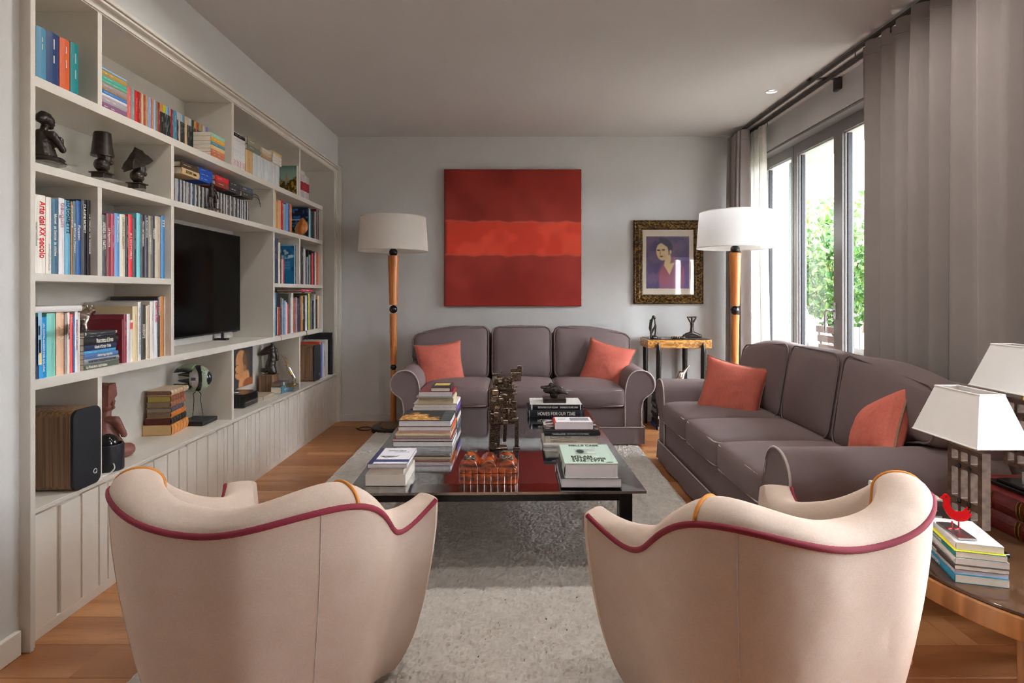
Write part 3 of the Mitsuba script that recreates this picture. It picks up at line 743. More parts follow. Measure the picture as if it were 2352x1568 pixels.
ROW_WHITE = [
    (3.6488, 3.6757, 0.157, '#c9ab7c', 'tan', dict(dash=False)),
    (3.6769, 3.7122, 0.162, '#b98f58', 'ochre'),
    (3.7134, 3.7525, 0.163, '#c3a172', 'straw'),
    (3.7544, 3.7771, 0.158, '#d8dad8', 'white', dict(tcol='#9aa2a8')),
    (3.7784, 3.8015, 0.158, '#cfd6d8', 'bluish white', dict(tcol='#9aa2a8')),
    (3.8027, 3.8261, 0.158, '#c8cfd4', 'pale grey', dict(tcol='#9aa2a8')),
    (3.8274, 3.8510, 0.158, '#dadada', 'white', dict(tcol='#9aa2a8')),
    (3.8524, 3.8763, 0.158, '#cdd2d6', 'pale grey', dict(tcol='#9aa2a8')),
    (3.8777, 3.9019, 0.158, '#d6dadb', 'white', dict(tcol='#9aa2a8')),
    (3.9033, 3.9279, 0.158, '#c4ccd2', 'blue-grey white', dict(tcol='#9aa2a8')),
    (3.9293, 3.9542, 0.158, '#d9d8d4', 'warm white', dict(tcol='#9aa2a8')),
    (3.9556, 3.9808, 0.158, '#ccd4d4', 'greenish white', dict(tcol='#9aa2a8')),
    (3.9823, 4.0079, 0.158, '#d8dcdc', 'white', dict(tcol='#9aa2a8')),
    (4.0093, 4.0352, 0.158, '#d0d4d8', 'pale grey', dict(tcol='#9aa2a8')),
    (4.0367, 4.0630, 0.158, '#d8d4ce', 'ivory white', dict(tcol='#9aa2a8')),
    (4.0645, 4.0912, 0.158, '#d4d8dc', 'cool white', dict(tcol='#9aa2a8')),
    (4.0927, 4.1197, 0.158, '#cfd0d0', 'light grey', dict(tcol='#9aa2a8')),
    (4.1212, 4.1486, 0.158, '#dadcd8', 'white', dict(tcol='#9aa2a8')),
    (4.1502, 4.1780, 0.158, '#d2d6d8', 'pale grey', dict(tcol='#9aa2a8')),
]
ROW_MERIDIAN = [
    (4.6477, 4.7182, 0.206, '#bdb2b4', 'white and crimson', dict(bands=((.38, .72, '#8a1428'),), dash=False)),
    (4.7202, 4.7858, 0.210, '#c0b6b8', 'white and crimson', dict(bands=((.38, .72, '#8a1428'),), dash=False)),
    (4.7879, 4.8471, 0.208, '#b8adb0', 'white and crimson', dict(bands=((.38, .72, '#8a1428'),), dash=False)),
]
ROW_R1 = [
    (4.0889, 4.1205, 0.264, '#d8b98a', 'tall straw'),
    (4.1220, 4.1525, 0.201, '#b98552', 'tan'),
    (4.1540, 4.2086, 0.218, '#d2a06c', 'pale orange'),
    (4.2101, 4.2500, 0.227, '#a5222a', 'red'),
    (4.2532, 4.3030, 0.204, '#7f98ac', 'grey-blue', dict(dash=False)),
    (4.3046, 4.3488, 0.218, '#6f93cc', 'light blue', dict(dash=False)),
    (4.3505, 4.3675, 0.213, '#3c4d78', 'dark blue'),
    (4.3692, 4.4173, 0.219, '#b3642c', 'orange'),
    (4.7563, 4.7745, 0.251, '#141c2c', 'black'),
    (4.7765, 4.8051, 0.253, '#c9dce2', 'pale blue', dict(dash=False)),
    (4.8072, 4.8279, 0.244, '#3f7f90', 'teal', dict(dash=False)),
    (4.8300, 4.8730, 0.230, '#17171a', 'black', dict(dash=False)),
    (4.8751, 4.9189, 0.237, '#2a2a30', 'charcoal'),
    (4.9211, 4.9427, 0.242, '#dcd8d0', 'white', dict(dash=False)),
    (4.9449, 4.9668, 0.283, '#6a1014', 'dark red'),
    (4.9690, 4.9867, 0.282, '#c8c0b0', 'ivory'),
    (4.9889, 5.0235, 0.283, '#2e3c44', 'slate'),
    (5.0258, 5.0563, 0.292, '#a9bcc0', 'silver grey', dict(dash=False)),
]
ROW_R2A = [
    (4.0889, 4.1250, 0.325, '#28324e', 'navy'),
    (4.1265, 4.1556, 0.322, '#2e2c48', 'indigo'),
    (4.1602, 4.1960, 0.297, '#e0d8c2', 'cream', dict(tcol='#3a3228')),
    (4.1975, 4.2101, 0.226, '#1a1a1c', 'black', dict(dash=False)),
    (4.2117, 4.2380, 0.180, '#ddd2cc', 'small white'),
    (4.2396, 4.2613, 0.181, '#a63a40', 'small red'),
    (4.4480, 4.4674, 0.305, '#8fb8d0', 'pale blue', dict(dash=False)),
    (4.4683, 4.4880, 0.303, '#1b1718', 'black'),
    (4.4898, 4.5151, 0.295, '#5a352c', 'brown'),
    (4.5169, 4.5462, 0.294, '#4c2a26', 'dark brown'),
]
ROW_R2B = [
    (4.6002, 4.6575, 0.305, '#2a2826', 'black lettered'),
    (4.6614, 4.6867, 0.291, '#dcdcdc', 'white'),
    (4.6887, 4.7044, 0.286, '#8f9098', 'grey'),
    (4.7064, 4.7272, 0.223, '#26262a', 'black'),
    (4.7292, 4.7502, 0.228, '#b9c0d6', 'pale lilac', dict(dash=False)),
    (4.7522, 4.7745, 0.291, '#16161a', 'black'),
    (4.7765, 4.8217, 0.250, '#6f8278', 'sage green', dict(dash=False)),
    (4.8237, 4.8383, 0.289, '#141416', 'black'),
    (4.8404, 4.8889, 0.269, '#c8303c', 'red', dict(dash=False)),
    (4.8910, 4.9167, 0.287, '#3a2c32', 'plum'),
    (4.9189, 4.9624, 0.278, '#d8d4da', 'white'),
    (4.9668, 5.0112, 0.281, '#a84f20', 'orange', dict(dash=False)),
    (5.0134, 5.0291, 0.253, '#e8d8b8', 'cream', dict(dash=False)),
    (5.0314, 5.0495, 0.228, '#1a1a1c', 'thin black', dict(dash=False)),
]
ROW_R3 = [
    (4.0874, 4.1189, 0.311, '#3f7a8c', 'speckled teal'),
    (4.1205, 4.1311, 0.308, '#222c52', 'navy', dict(dash=False)),
    (4.1326, 4.1540, 0.205, '#e09078', 'salmon', dict(dash=False)),
    (4.1556, 4.1881, 0.204, '#80302a', 'brick'),
    (4.1944, 4.2244, 0.273, '#4a484a', 'grey'),
    (4.2260, 4.2452, 0.266, '#a8acb4', 'silver'),
    (4.2468, 4.2678, 0.250, '#4a6488', 'blue'),
    (4.2694, 4.2923, 0.250, '#9ab8dc', 'light blue'),
    (4.2956, 4.3137, 0.237, '#eceae8', 'white', dict(dash=False)),
    (4.3154, 4.3421, 0.223, '#e05a58', 'coral red', dict(dash=False)),
    (4.3488, 4.3811, 0.302, '#55564c', 'olive grey'),
    (4.3828, 4.3983, 0.265, '#d0d2cc', 'pale grey', dict(dash=False)),
    (4.4000, 4.4436, 0.308, '#e2dfda', 'white', dict(dash=False)),
    (4.4453, 4.4862, 0.264, '#8a4630', 'rust'),
    (4.4880, 4.5242, 0.274, '#8c7480', 'mauve'),
    (4.5278, 4.5610, 0.264, '#2a2c36', 'dark slate'),
    (4.5628, 4.5965, 0.284, '#34262e', 'plum black'),
    (4.5984, 4.6556, 0.284, '#9a6a34', 'brown', dict(title=[('CARAVAGGIO', .55, .45, .5)])),
    (4.6595, 4.6946, 0.280, '#1e1c24', 'black'),
    (4.6965, 4.7422, 0.287, '#e4e4e2', 'white', dict(dash=False)),
    (4.7442, 4.7623, 0.294, '#2a5a48', 'green', dict(dash=False)),
    (4.7643, 4.8031, 0.301, '#eed84a', 'bright yellow', dict(dash=False)),
    (4.8072, 4.8571, 0.272, '#55585c', 'black and white'),
    (4.8592, 4.9038, 0.242, '#1c1a1c', 'black'),
    (4.9060, 4.9427, 0.290, '#cfd0d4', 'light grey'),
    (4.9471, 4.9911, 0.252, '#2a2620', 'dark brown', dict(dash=False)),
    (4.9933, 5.0269, 0.282, '#e6c69c', 'peach'),
    (5.0291, 5.0518, 0.282, '#1c1412', 'narrow black', dict(dash=False)),
]
# ------------------------------------------------------------------ books on the shelves
def titled(rows):
    return rows
row(ROW_TOP, -1.69, S1, 'on the top shelf at the near end', 'thick volumes at the near end of the top shelf', depth=.12)
z = pile([(.030, '#7d5572', 'plum'), (.0245, '#a59da3', 'pinkish grey'), (.011, '#d6d3dc', 'white'), (.015, '#4079ae', 'blue'), (.0096, '#95745a', 'brown'), (.0206, '#9a8c86', 'mauve grey'), (.0125, '#5fa285', 'green'), (.0165, '#4aa18e', 'sea green'), (.023, '#a5884a', 'ochre'), (.0075, '#86b3d6', 'pale blue')],
         -1.69, 2.352, S1, 'the near pile on the top shelf', 'pocket books in a pile on the top shelf', kind='pocket book', depth=.11, length=.16)
row(ROW_PAPERBACKS, -1.79, S1, 'in the paperback row on the top shelf', 'paperbacks on the top shelf', depth=.12, hard=False, kind='paperback')
pile([(.017, '#b87a4e', 'sandy brown'), (.014, '#b96a4a', 'terracotta'), (.020, '#c17a58', 'clay'), (.022, '#e0bd7e', 'cream yellow'), (.019, '#4a8298', 'teal blue'), (.026, '#dfa93c', 'yellow'), (.022, '#9fcdb4', 'mint green')],
     -1.688, 3.205, S1, 'the small pile ending the paperback row', 'pocket books in the small pile on the top shelf', kind='paperback', depth=.10, length=.152, )
for i in range(8):
    y0 = 3.486 + i * .0196
    k = book(f'slim white volume with red foot figures, {ORD[i]} from the left in the boxed set', (-1.70, y0, S1), UP, .019, .152, .1, '#dcdad8', hard=False, group='white boxed set on the top shelf', tcol='#b9b9b8', title=[('|  ||||  |', .75, .35, .3)])
    fig = [xf(box(-.0015, .0015, -.006, .006, 0, .0005), (0, .010 * j, 0), (0, 0, 25 * (-1) ** j)) for j in range(4)]
    add(k, place(join(*fig), (-1.7003 + .0008, y0 + .0095, S1 + .022), (0, 1, 0), (0, 0, 1)), 'matte', '#a52a3c', part='printed_figure')
z = pile([(.024, '#dddad6', 'white'), (.024, '#d8d6d2', 'white'), (.022, '#171617', 'black')], -1.70, 3.484, S1 + .1525, 'the stack on the white boxed set', 'novels on the white boxed set', depth=.1, length=.155)
row(ROW_WHITE, -1.70, S1, 'in the white row on the top shelf', 'slim white books on the top shelf', depth=.11, hard=False, kind='slim book')
zt = S1 + .158
pile([(.034, '#6a7160', 'grey-green'), (.044, '#8f8672', 'taupe')], -1.69, 3.652, zt, 'the pair above the tan spines', 'thick books lying on the top shelf', depth=.13, length=.19, hard=True)
pile([(.022, '#b8936a', 'tan'), (.022, '#cdb99c', 'cream'), (.020, '#d9cdb6', 'pale cream')], -1.69, 3.862, zt, 'the near cream stack on the white row', 'cream novels in a stack', depth=.13, length=.145)
pile([(.020, '#d8d0c2', 'ivory'), (.022, '#dcd6cc', 'white'), (.022, '#d8d2c6', 'off-white'), (.022, '#c9ae7c', 'straw')], -1.69, 4.03, zt, 'the far cream stack on the white row', 'cream novels in a far stack', depth=.13, length=.155)
row(ROW_MERIDIAN, -1.72, S1, 'beyond the last top divider', 'white and crimson volumes', depth=.11)

def print_plate(key, o, x, y, w, h, fn, n=48, m=48, mat='matte', part='print', thick=.0006):
    """flat print: colours per vertex from fn(u, v), u and v from 0 to 1"""
    u, v = np.meshgrid(np.linspace(0, 1, n), np.linspace(0, 1, m), indexing='ij')
    P = np.asarray(o, float) + u[..., None] * w * np.asarray(x, float) + v[..., None] * h * np.asarray(y, float)
    nrm = np.cross(x, y) * thick
    c = fn(u, v)
    vv, ff = grid_mesh(P + nrm)
    return add(key, (vv, ff), mat, part=part, vcol=lambda _: c.reshape(-1, 3))

def blend(c, col, a):
    return c * (1 - a[..., None]) + lin(col) * a[..., None]
def ell(u, v, cu, cv, ru, rv, soft=.15, rot=0.0):
    ca, sa = math.cos(rot), math.sin(rot)
    du, dv = (u - cu) * ca + (v - cv) * sa, -(u - cu) * sa + (v - cv) * ca
    r = np.sqrt((du / ru) ** 2 + (dv / rv) ** 2)
    return np.clip((1 - r) / soft + .5, 0, 1)
def n2(u, v, f, seed=0):
    return meshkit.fbm(np.stack([u * f, v * f, u * 0 + seed], -1), 3)

def city(u, v):
    c = lin('#8fae9e') * np.ones(u.shape + (1,)) * (1 - .5 * (v[..., None] - .6).clip(0))
    c = blend(c, '#3c6a72', np.clip((v - .8) * 3, 0, .7))
    c = blend(c, '#b99a80', ell(u, v, .55, .52, .09, .10)); c = blend(c, '#a08672', ell(u, v, .55, .62, .02, .14))
    ground = .45 + .25 * np.abs(u - .5) * 2 - v + .2 * (n2(u, v, 9) - .5)
    c = blend(c, '#4a3718', np.clip(ground * 12, 0, 1))
    return blend(c, '#a8842c', np.clip(ground * 12, 0, 1) * np.clip((n2(u, v, 14, 3) - .5) * 8, 0, 1))
k = book('book with a painted city view on its cover, against the third top divider', (-1.675, 4.437, S1), UP, .04, .225, .17, '#d9d7d2', tcol='#a8a8a8')
print_plate(k, (-1.845, 4.4362, S1), (1, 0, 0), (0, 0, 1), .169, .224, city, 64, 72, part='cover_picture')

def titlelab(rows, noun):
    out = []
    for r in rows:
        r = list(r)
        if len(r) > 5 and r[5].get('title') and 'label' not in r[5]:
            op = dict(r[5]); op['_t'] = op['title'][0][0]; r[5] = op
        out.append(tuple(r))
    return out
def row_t(items, x, z, where, group, **kw):
    its = []
    for i, r in enumerate(items):
        r = list(r)
        if len(r) > 5 and r[5].get('title'):
            op = dict(r[5]); t = op['title'][0][0]
            op['label'] = f'{r[4]} book lettered "{" ".join(t.split())}" {where}'
            r[5] = op
        its.append(tuple(r))
    row(its, x, z, where, group, **kw)
row_t(ROW_ART_LEFT, -1.70, S3, 'in the near art row', 'art books at the near end', depth=.22, kind='art book')
row_t(ROW_ART_RIGHT, -1.70, S3, 'in the art row left of the television', 'art books left of the television', depth=.22, kind='art book')
row_t(ROW_LOW_LEFT, -1.69, S4, 'in the row below the near art books', 'big books below the near art books', depth=.21)
row_t(ROW_TALL, -1.70, S4, 'among the tall books left of the television', 'tall books left of the television', depth=.23)
k = book('large white book lying flat across the near standing books', (-1.685, 2.245, S4 + .235), FLAT, .022, .225, .23, '#e3e2e0', hard=True, dash=False)
def collage(u, v):
    c = lin('#9fc0d8') * np.ones(u.shape + (1,))
    c = blend(c, '#1c2a3c', ((u > .1) & (u < .6) & (v > .55) & (v < .72)).astype(float)); c = blend(c, '#15181c', ((u > .15) & (v > .2) & (v < .48)).astype(float) * (u < .8))
    return blend(c, '#f0d890', ((u > .35) & (v < .22)).astype(float))
print_plate(k0 := [q for q in labels if 'UN CAPOLAVORO' in labels[q].get('label', '')][0], (-1.6868, 2.0368, S4 + .05), (0, 1, 0), (0, 0, 1), .016, .19, collage, 24, 40, part='spine_picture')

z = pile([(.0215, '#4d5448', 'dark olive', dict(title=[('La Pinacoteca Ambrosiana', .66, .58, .5)], label='dark olive museum guide lettered "La Pinacoteca Ambrosiana" at the bottom of the guide pile')),
          (.0205, '#8b8f94', 'grey', dict(title=[('THE METROPOLITAN MUSEUM OF ART GUIDE', .5, .8, .45)], tcol='#3c4046', label='grey museum guide lettered "THE METROPOLITAN MUSEUM OF ART GUIDE" in the guide pile')),
          (.0195, '#44648f', 'blue', dict(title=[('Collezione Peggy Guggenheim', .42, .45, .5)], length=.195, label='blue pictorial museum guide, third from the bottom of the guide pile')),
          (.0135, '#4f9cce', 'light blue', dict(length=.18, label='thin light blue museum guide in the middle of the guide pile')),
          (.0225, '#1b2a44', 'navy', dict(title=[("Musée d'Orsay  Guida", .45, .5, .55)], length=.185, label='navy museum guide lettered "Musée d\'Orsay Guida" in the guide pile')),
          (.0285, '#1d1c1f', 'black', dict(title=[('Pinacoteca di Brera', .42, .5, .6)], length=.195, label='thick black museum guide lettered "Pinacoteca di Brera" in the guide pile')),
          (.0105, '#26282e', 'charcoal', dict(length=.18, label='thin charcoal museum guide, second from the top of the guide pile')),
          (.0115, '#34363a', 'black', dict(length=.19, bands=((.02, .06, '#b9bcc0'), (.94, .98, '#b9bcc0')), label='thin black and silver guide on top of the guide pile, under the panther'))],
         -1.69, 2.262, S4, 'the guide pile', 'museum guides in a pile', kind='museum guide', depth=.12, length=.20)
PANTHER_Z = z

row(ROW_SILVER, -1.75, S2, 'in the silvery row above the television', 'silver-jacketed volumes above the television', depth=.14, mat='gloss', kind='silver-jacketed volume')
for q in [q for q in labels if 'silver-jacketed volume,' in labels[q].get('label', '')]:
    key = q + '__cover'
    v = np.array(meshkit.WRITTEN[scene[key]['filename']][0])
    ya, yb = v[:, 1].min(), v[:, 1].max()
    add(q, box(-1.7505, -1.744, ya + .0003, ya + .0045, S2 + .001, v[:, 2].max() - .002), 'gloss', '#d4d6d8', part='jacket_edge')
zz = S2 + .168
pile([(.034, '#d2b384', 'tan', dict(title=[('DE FILIPPO   Teatro', .5, .6, .4)], tcol='#2a2420', label='tan book lettered "DE FILIPPO Teatro" lying at the near end of the silvery row')), (.03, '#4a3a26', 'dark brown', dict(label='dark brown book lying on the tan book at the near end of the silvery row', dy=-.01))], -1.73, 3.0, zz, 'x', 'books lying on the silvery row', depth=.13, length=.165, hard=True)
pile([(.026, '#1c4aa0', 'blue'), (.024, '#2050a8', 'blue'), (.024, '#1d4ca4', 'blue')], -1.735, 3.172, zz, 'the blue trio on the silvery row', 'blue books lying on the silvery row', depth=.12, length=.14)
pile([(.034, '#7c2f26', 'dark red'), (.030, '#c2242c', 'bright red')], -1.73, 3.337, zz, 'the red pair on the silvery row', 'red books lying on the silvery row', depth=.12, length=.155, hard=True)
pile([(.035, '#2c2c2e', 'black'), (.032, '#333336', 'charcoal')], -1.73, 3.497, zz - .004, 'the near dark pair on the silvery row', 'dark books lying on the silvery row', depth=.13, length=.145, hard=True)
pile([(.035, '#35332f', 'dark grey'), (.034, '#3c4650', 'slate blue')], -1.725, 3.652, zz - .008, 'the far dark pair on the silvery row', 'dark books lying at the far end of the silvery row', depth=.13, length=.15, hard=True)
k = thing('bookmark_ribbon', 'pair of black ribbon bookmarks hanging from the far dark books', 'bookmark')
for dy, dz in ((0, 0), (.012, -.018)):
    add(k, tube(smooth_pts([(-1.74, 3.80 + dy, zz + .03 + dz), (-1.71, 3.815 + dy, zz + .028 + dz), (-1.70, 3.835 + dy, zz + .005 + dz), (-1.698, 3.845 + dy, zz - .03 + dz)], 14), .0022, 6), 'black_matte', part='ribbon')

def jungle(u, v):
    c = lin('#10182c') * np.ones(u.shape + (1,))
    c = blend(c, '#2a5a9a', np.clip((n2(u, v, 10) - .52) * 9, 0, 1)); c = blend(c, '#3c8a2a', np.clip((n2(u, v, 8, 4) - .55) * 12, 0, 1) * (v < .55))
    return blend(c, '#d8dce0', ((np.abs(v - .62) < .012) & (u > .3) & (u < .7)).astype(float))
row(ROW_R1, -1.70, S2, 'on the shelf right of the silvery row', 'books right of the silvery row', depth=.2)
k = [q for q in labels if labels[q].get('label', '').startswith('black book, ninth from the left on the shelf right of the silvery')][0]
print_plate(k, (-1.90, 4.7538, S2 + .001), (1, 0, 0), (0, 0, 1), .199, .24, jungle, 50, 60, part='cover_picture')
row(ROW_R2A, -1.70, S3, 'in the small bay just right of the television', 'books in the small bay right of the television', depth=.2)
def wave(u, v):
    c = lin('#1a6490') * np.ones(u.shape + (1,))
    c = blend(c, '#0d4670', np.clip((n2(u, v, 5) - .5) * 6, 0, 1)); c = blend(c, '#a9d0da', np.clip((n2(u, v, 11, 2) - .5) * 9, 0, 1) * ell(u, v, .6, .78, .5, .12))
    c = blend(c, '#4a3a2c', ((u > .15) & (u < .5) & (v < .2) & (v > .02)).astype(float) * np.clip(n2(u, v, 12) * 2, 0, 1))
    return blend(c, '#7fb2cc', ((np.mod(v * 40, 1) < .4) & (v > .38) & (v < .58) & (u > .25) & (u < .85)).astype(float) * .5)
k = [q for q in labels if labels[q].get('label', '').startswith('pale blue book') and 'small bay' in labels[q]['label']][0]
print_plate(k, (-1.90, 4.4471, S3 + .001), (1, 0, 0), (0, 0, 1), .199, .295, wave, 50, 70, part='cover_picture')
row(ROW_R2B, -1.70, S3, 'in the far bay under the leaf bowl shelf', 'books in the far bay', depth=.2)
row_t(ROW_R3, -1.70, S4, 'on the lowest shelf right of the television', 'books on the lowest shelf right of the television', depth=.2)
book('red and white book lying on top of the lowest shelf row', (-1.70, 4.86, S4 + .316), FLAT, .020, .26, .2, '#b8283c', title=[('RAFFAELLO', .6, .5, .5)])
book('flat black book lying under the red one on the lowest shelf row', (-1.69, 4.90, S4 + .302), FLAT, .0135, .30, .2, '#1a1a1c', title=[('TINTORETTO', .6, .5, .5)])
k = thing('bookmark_ribbon', 'dark ribbon bookmark hanging over the lowest shelf edge near its far end', 'bookmark')
add(k, tube(smooth_pts([(-1.69, 4.60, S4 + .004), (-1.665, 4.605, S4 + .003), (-1.661, 4.615, S4 - .02), (-1.662, 4.628, S4 - .075)], 14), .0022, 6), 'black_matte')
k = thing('bookmark_ribbon', 'short red ribbon bookmark hanging over the lowest shelf edge beside the television bay', 'bookmark')
add(k, tube(smooth_pts([(-1.69, 4.09, S4 + .004), (-1.665, 4.095, S4 + .003), (-1.661, 4.105, S4 - .01), (-1.662, 4.112, S4 - .035)], 12), .0018, 6), 'burgundy_cord')

# ------------------------------------------------------------------ sculptures and things on the shelves
def stand(key, x0, x1, y0, y1, z0, h, mat='acrylic', part='clear_block'):
    add(key, cbox(x0, x1, y0, y1, z0, z0 + h, .001), mat, part=part)

# half-length woman
k = thing('bust', 'dark bronze half-length woman raising her hands, at the near end of the shelf', 'sculpture')
b = np.array([-1.775, 2.175, S2 + .03])
q = lambda x, y, z: b + np.array([x, y, z])
bones = [(q(0, -.012, .04), .042, q(0, -.016, .075), .036), (q(0, -.016, .075), .036, q(0, -.016, .104), .026), (q(-.042, -.016, .106), .016, q(.042, -.016, .106), .016), (q(0, -.012, .112), .014, q(0, .002, .146), .0125),
         (q(0, .004, .172), .0245, q(0, .012, .166), .024), (q(0, .02, .166), .018, q(0, .026, .148), .010), (q(0, .044, .160), .0035, q(0, .038, .170), .004), (q(0, .038, .151), .005, q(0, .034, .148), .006), (q(0, -.022, .168), .017, q(0, -.012, .176), .02), (q(0, -.01, .186), .014, q(0, .014, .186), .013),
         (q(.044, -.014, .104), .0145, q(.048, .026, .06), .0115), (q(.048, .026, .06), .0115, q(.008, .066, .094), .0085), (q(-.044, -.014, .104), .0145, q(-.046, .03, .062), .0115), (q(-.046, .03, .062), .0115, q(-.006, .066, .092), .0085),
         (q(0, .072, .100), .013, q(0, .074, .112), .012), (q(0, .014, .088), .014, q(.012, .010, .084), .014), (q(0, -.008, .0), .052, q(0, -.010, .04), .042)]
v, f = organic(bones, .004, 3, .0012, 110)
v[:, 2] = np.maximum(v[:, 2], S2 + .031)
add(k, (v, f), 'bronze', smooth=True, part='figure')
add(k, lathe([(.068, S2 + .03), (.07, S2 + .036), (.062, S2 + .042), (.066, S2 + .05), (.058, S2 + .056)], 28, b[0], b[1] - .004), 'bronze', smooth=40, part='plinth')
stand(k, -1.85, -1.70, 2.10, 2.32, S2, .03)
def headbust(key, x, y, zb):
    """collared bust on a square foot; the head sits at zb + .085"""
    q = lambda a, b_, c: np.array([x + a, y + b_, zb + c])
    add(key, join(cbox(x - .028, x + .028, y - .026, y + .026, zb, zb + .028, .002), cbox(x - .034, x + .034, y - .033, y + .033, zb + .028, zb + .034, .001)), 'bronze', part='foot')
    add(key, organic([(q(0, -.004, .046), .014, q(.004, -.006, .066), .030), (q(.004, -.022, .064), .016, q(.004, .02, .060), .016), (q(0, 0, .07), .015, q(.004, .006, .09), .013), (q(.02, -.02, .055), .006, q(.01, .022, .04), .005)], .005, 5, .0012, 120), 'bronze', smooth=True, part='shoulders')
    add(key, organic([(q(.006, .010, .094), .0255, q(.006, .010, .112), .026), (q(.018, .026, .082), .012, q(.012, .012, .096), .014), (q(.026, .022, .102), .005, q(.024, .018, .11), .005), (q(.022, .006, .104), .008, q(.018, .024, .10), .008),
                       (q(.0, -.018, .102), .005, q(.002, -.016, .108), .005)], .005, 4, .001, 120), 'bronze', smooth=True, part='head')
k = thing('bust', 'dark bronze child bust with a tall bucket hat, in the middle of three busts', 'sculpture')
bx, by, bz = -1.775, 2.475, S2 + .028
headbust(k, bx, by, bz)
add(k, lathe([(.038, bz + .104), (.0425, bz + .104), (.043, bz + .110), (.039, bz + .130), (.036, bz + .165), (.032, bz + .203), (.028, bz + .207)], 30, bx + .002, by + .002), 'bronze', smooth=35, part='bucket_hat')
stand(k, -1.84, -1.70, 2.40, 2.56, S2, .028)
k = thing('bust', 'dark bronze child bust wearing a folded paper hat, beside the tall shelf upright', 'sculpture')
bx, by = -1.78, 2.715
headbust(k, bx, by, bz)
pts = np.array([(bx, by - .012, bz + .205), (bx + .03, by - .075, bz + .085), (bx - .03, by - .07, bz + .088), (bx + .035, by + .07, bz + .155), (bx - .03, by + .068, bz + .15), (bx + .04, by + .02, bz + .125), (bx - .035, by + .015, bz + .125), (bx + .02, by + .045, bz + .175), (bx, by - .085, bz + .07), (bx, by + .085, bz + .145)])
hat = m3.Manifold.hull_points(pts).refine_to_length(.008)
hv, hf = vf(hat)
hv = hv + (meshkit.fbm(hv * 45, 3)[:, None] - .5) * .010
add(k, (hv, hf), 'bronze', smooth=50, part='paper_hat')
stand(k, -1.85, -1.705, 2.65, 2.79, S2, .026)

k = thing('figurine', 'small dark bronze rider on a mule in front of the silvery row', 'sculpture')
b = np.array([-1.71, 3.262, S2 + .026])
bones = [(q(0, -.02, .05), .014, q(0, .022, .052), .015), (q(0, -.03, .0), .005, q(0, -.024, .05), .010), (q(.008, -.018, .0), .005, q(.006, -.02, .05), .009), (q(0, .03, .0), .004, q(0, .022, .048), .008), (q(-.008, .024, 0), .004, q(-.005, .022, .045), .008),
         (q(0, .026, .058), .010, q(0, .042, .078), .008), (q(0, .042, .08), .008, q(0, .058, .066), .005), (q(0, -.032, .055), .006, q(0, -.04, .025), .004), (q(0, -.008, .07), .017, q(0, -.010, .108), .013), (q(0, -.006, .118), .010, q(0, -.004, .128), .011),
         (q(.014, -.01, .105), .006, q(.018, .012, .085), .005), (q(.016, .0, .075), .008, q(.018, .006, .035), .006), (q(0, -.02, .138), .004, q(0, .016, .136), .004)]
q = lambda x, y, z: b + np.array([x, y, z])
bones = [(b + (p0 - p0 * 0) if False else p0, r0, p1, r1) for p0, r0, p1, r1 in bones]
bones = [(p0 - np.array([-1.775, 2.175, S2 + .03]) + b, r0, p1 - np.array([-1.775, 2.175, S2 + .03]) + b, r1) if abs(p0[1] - 2.175) < .2 else (p0, r0, p1, r1) for p0, r0, p1, r1 in bones]
add(k, organic(bones, .004, 4, .001, 150), 'bronze', smooth=True, part='figure')
add(k, cbox(b[0] - .02, b[0] + .02, b[1] - .055, b[1] + .055, b[2] - .006, b[2], .001), 'bronze', part='base')
stand(k, -1.74, -1.682, 3.20, 3.34, S2, .02)

def speaker(label, x1, y0, y1, z0, h):
    k = thing('loudspeaker', label, 'loudspeaker')
    w = y1 - y0
    cs = m3.CrossSection([np.array([(-w / 2, 0), (w / 2, 0), (w / 2, h), (-w / 2, h)])]).offset(-.03, m3.JoinType.Round, 2, 40).offset(.03, m3.JoinType.Round, 2, 40)
    def ext(x0, x1_): return place(vf(m3.Manifold.extrude(cs, x1_ - x0)), (x0, (y0 + y1) / 2, z0), (0, 1, 0), (0, 0, 1))
    add(k, ext(x1 - .235, x1 - .012), 'walnut', smooth=35, part='cabinet')
    add(k, ext(x1 - .0115, x1), 'black_matte', smooth=35, part='grille')
    yy, zz_ = y1 - .032, z0 + .048
    ring = lathe([(.0075, 0), (.010, 0), (.010, .001), (.0075, .001), (.0075, 0)], 24)
    ring = (ring[0][:-2], ring[1][:-48])
    add(k, place(join(xf(ring, scale=1), xf(box(-.0012, .0012, -.006, .0, 0, .001), (.004, -.005, 0), (0, 0, 35))), (x1 + .0002, yy, zz_), (0, 1, 0), (0, 0, 1)), 'matte', '#e8e8e6', part='logo')
    return k
speaker('walnut loudspeaker with a black grille at the near end of the counter', -1.655, 2.160, 2.304, SC, .305)
speaker('walnut loudspeaker with a black grille at the far end of the counter, before the folders', -1.69, 4.865, 5.03, SC, .305)

k = thing('home_camera', 'round black home camera with a ball head and white cable, on the counter edge', 'camera')
cx_, cy_ = -1.725, 2.447
add(k, lathe([(.0555, SC), (.0565, SC + .004), (.0565, SC + .106), (.054, SC + .110), (.047, SC + .110), (.045, SC + .085), (.0, SC + .084)], 40, cx_, cy_), 'black_matte', smooth=35, part='housing')
add(k, ball((cx_ - .004, cy_, SC + .108), .043, 3), 'black_lacquer', smooth=True, part='ball_head')
add(k, tube(smooth_pts([(cx_ + .045, cy_ - .035, SC + .035), (cx_ + .06, cy_ - .05, SC + .02), (cx_ + .052, cy_ - .08, SC + .004), (cx_ + .03, cy_ - .12, SC + .003), (cx_ - .02, cy_ - .1375, SC + .003)], 24), .0025, 8), 'matte', '#dcdad6', smooth=True, part='cable')

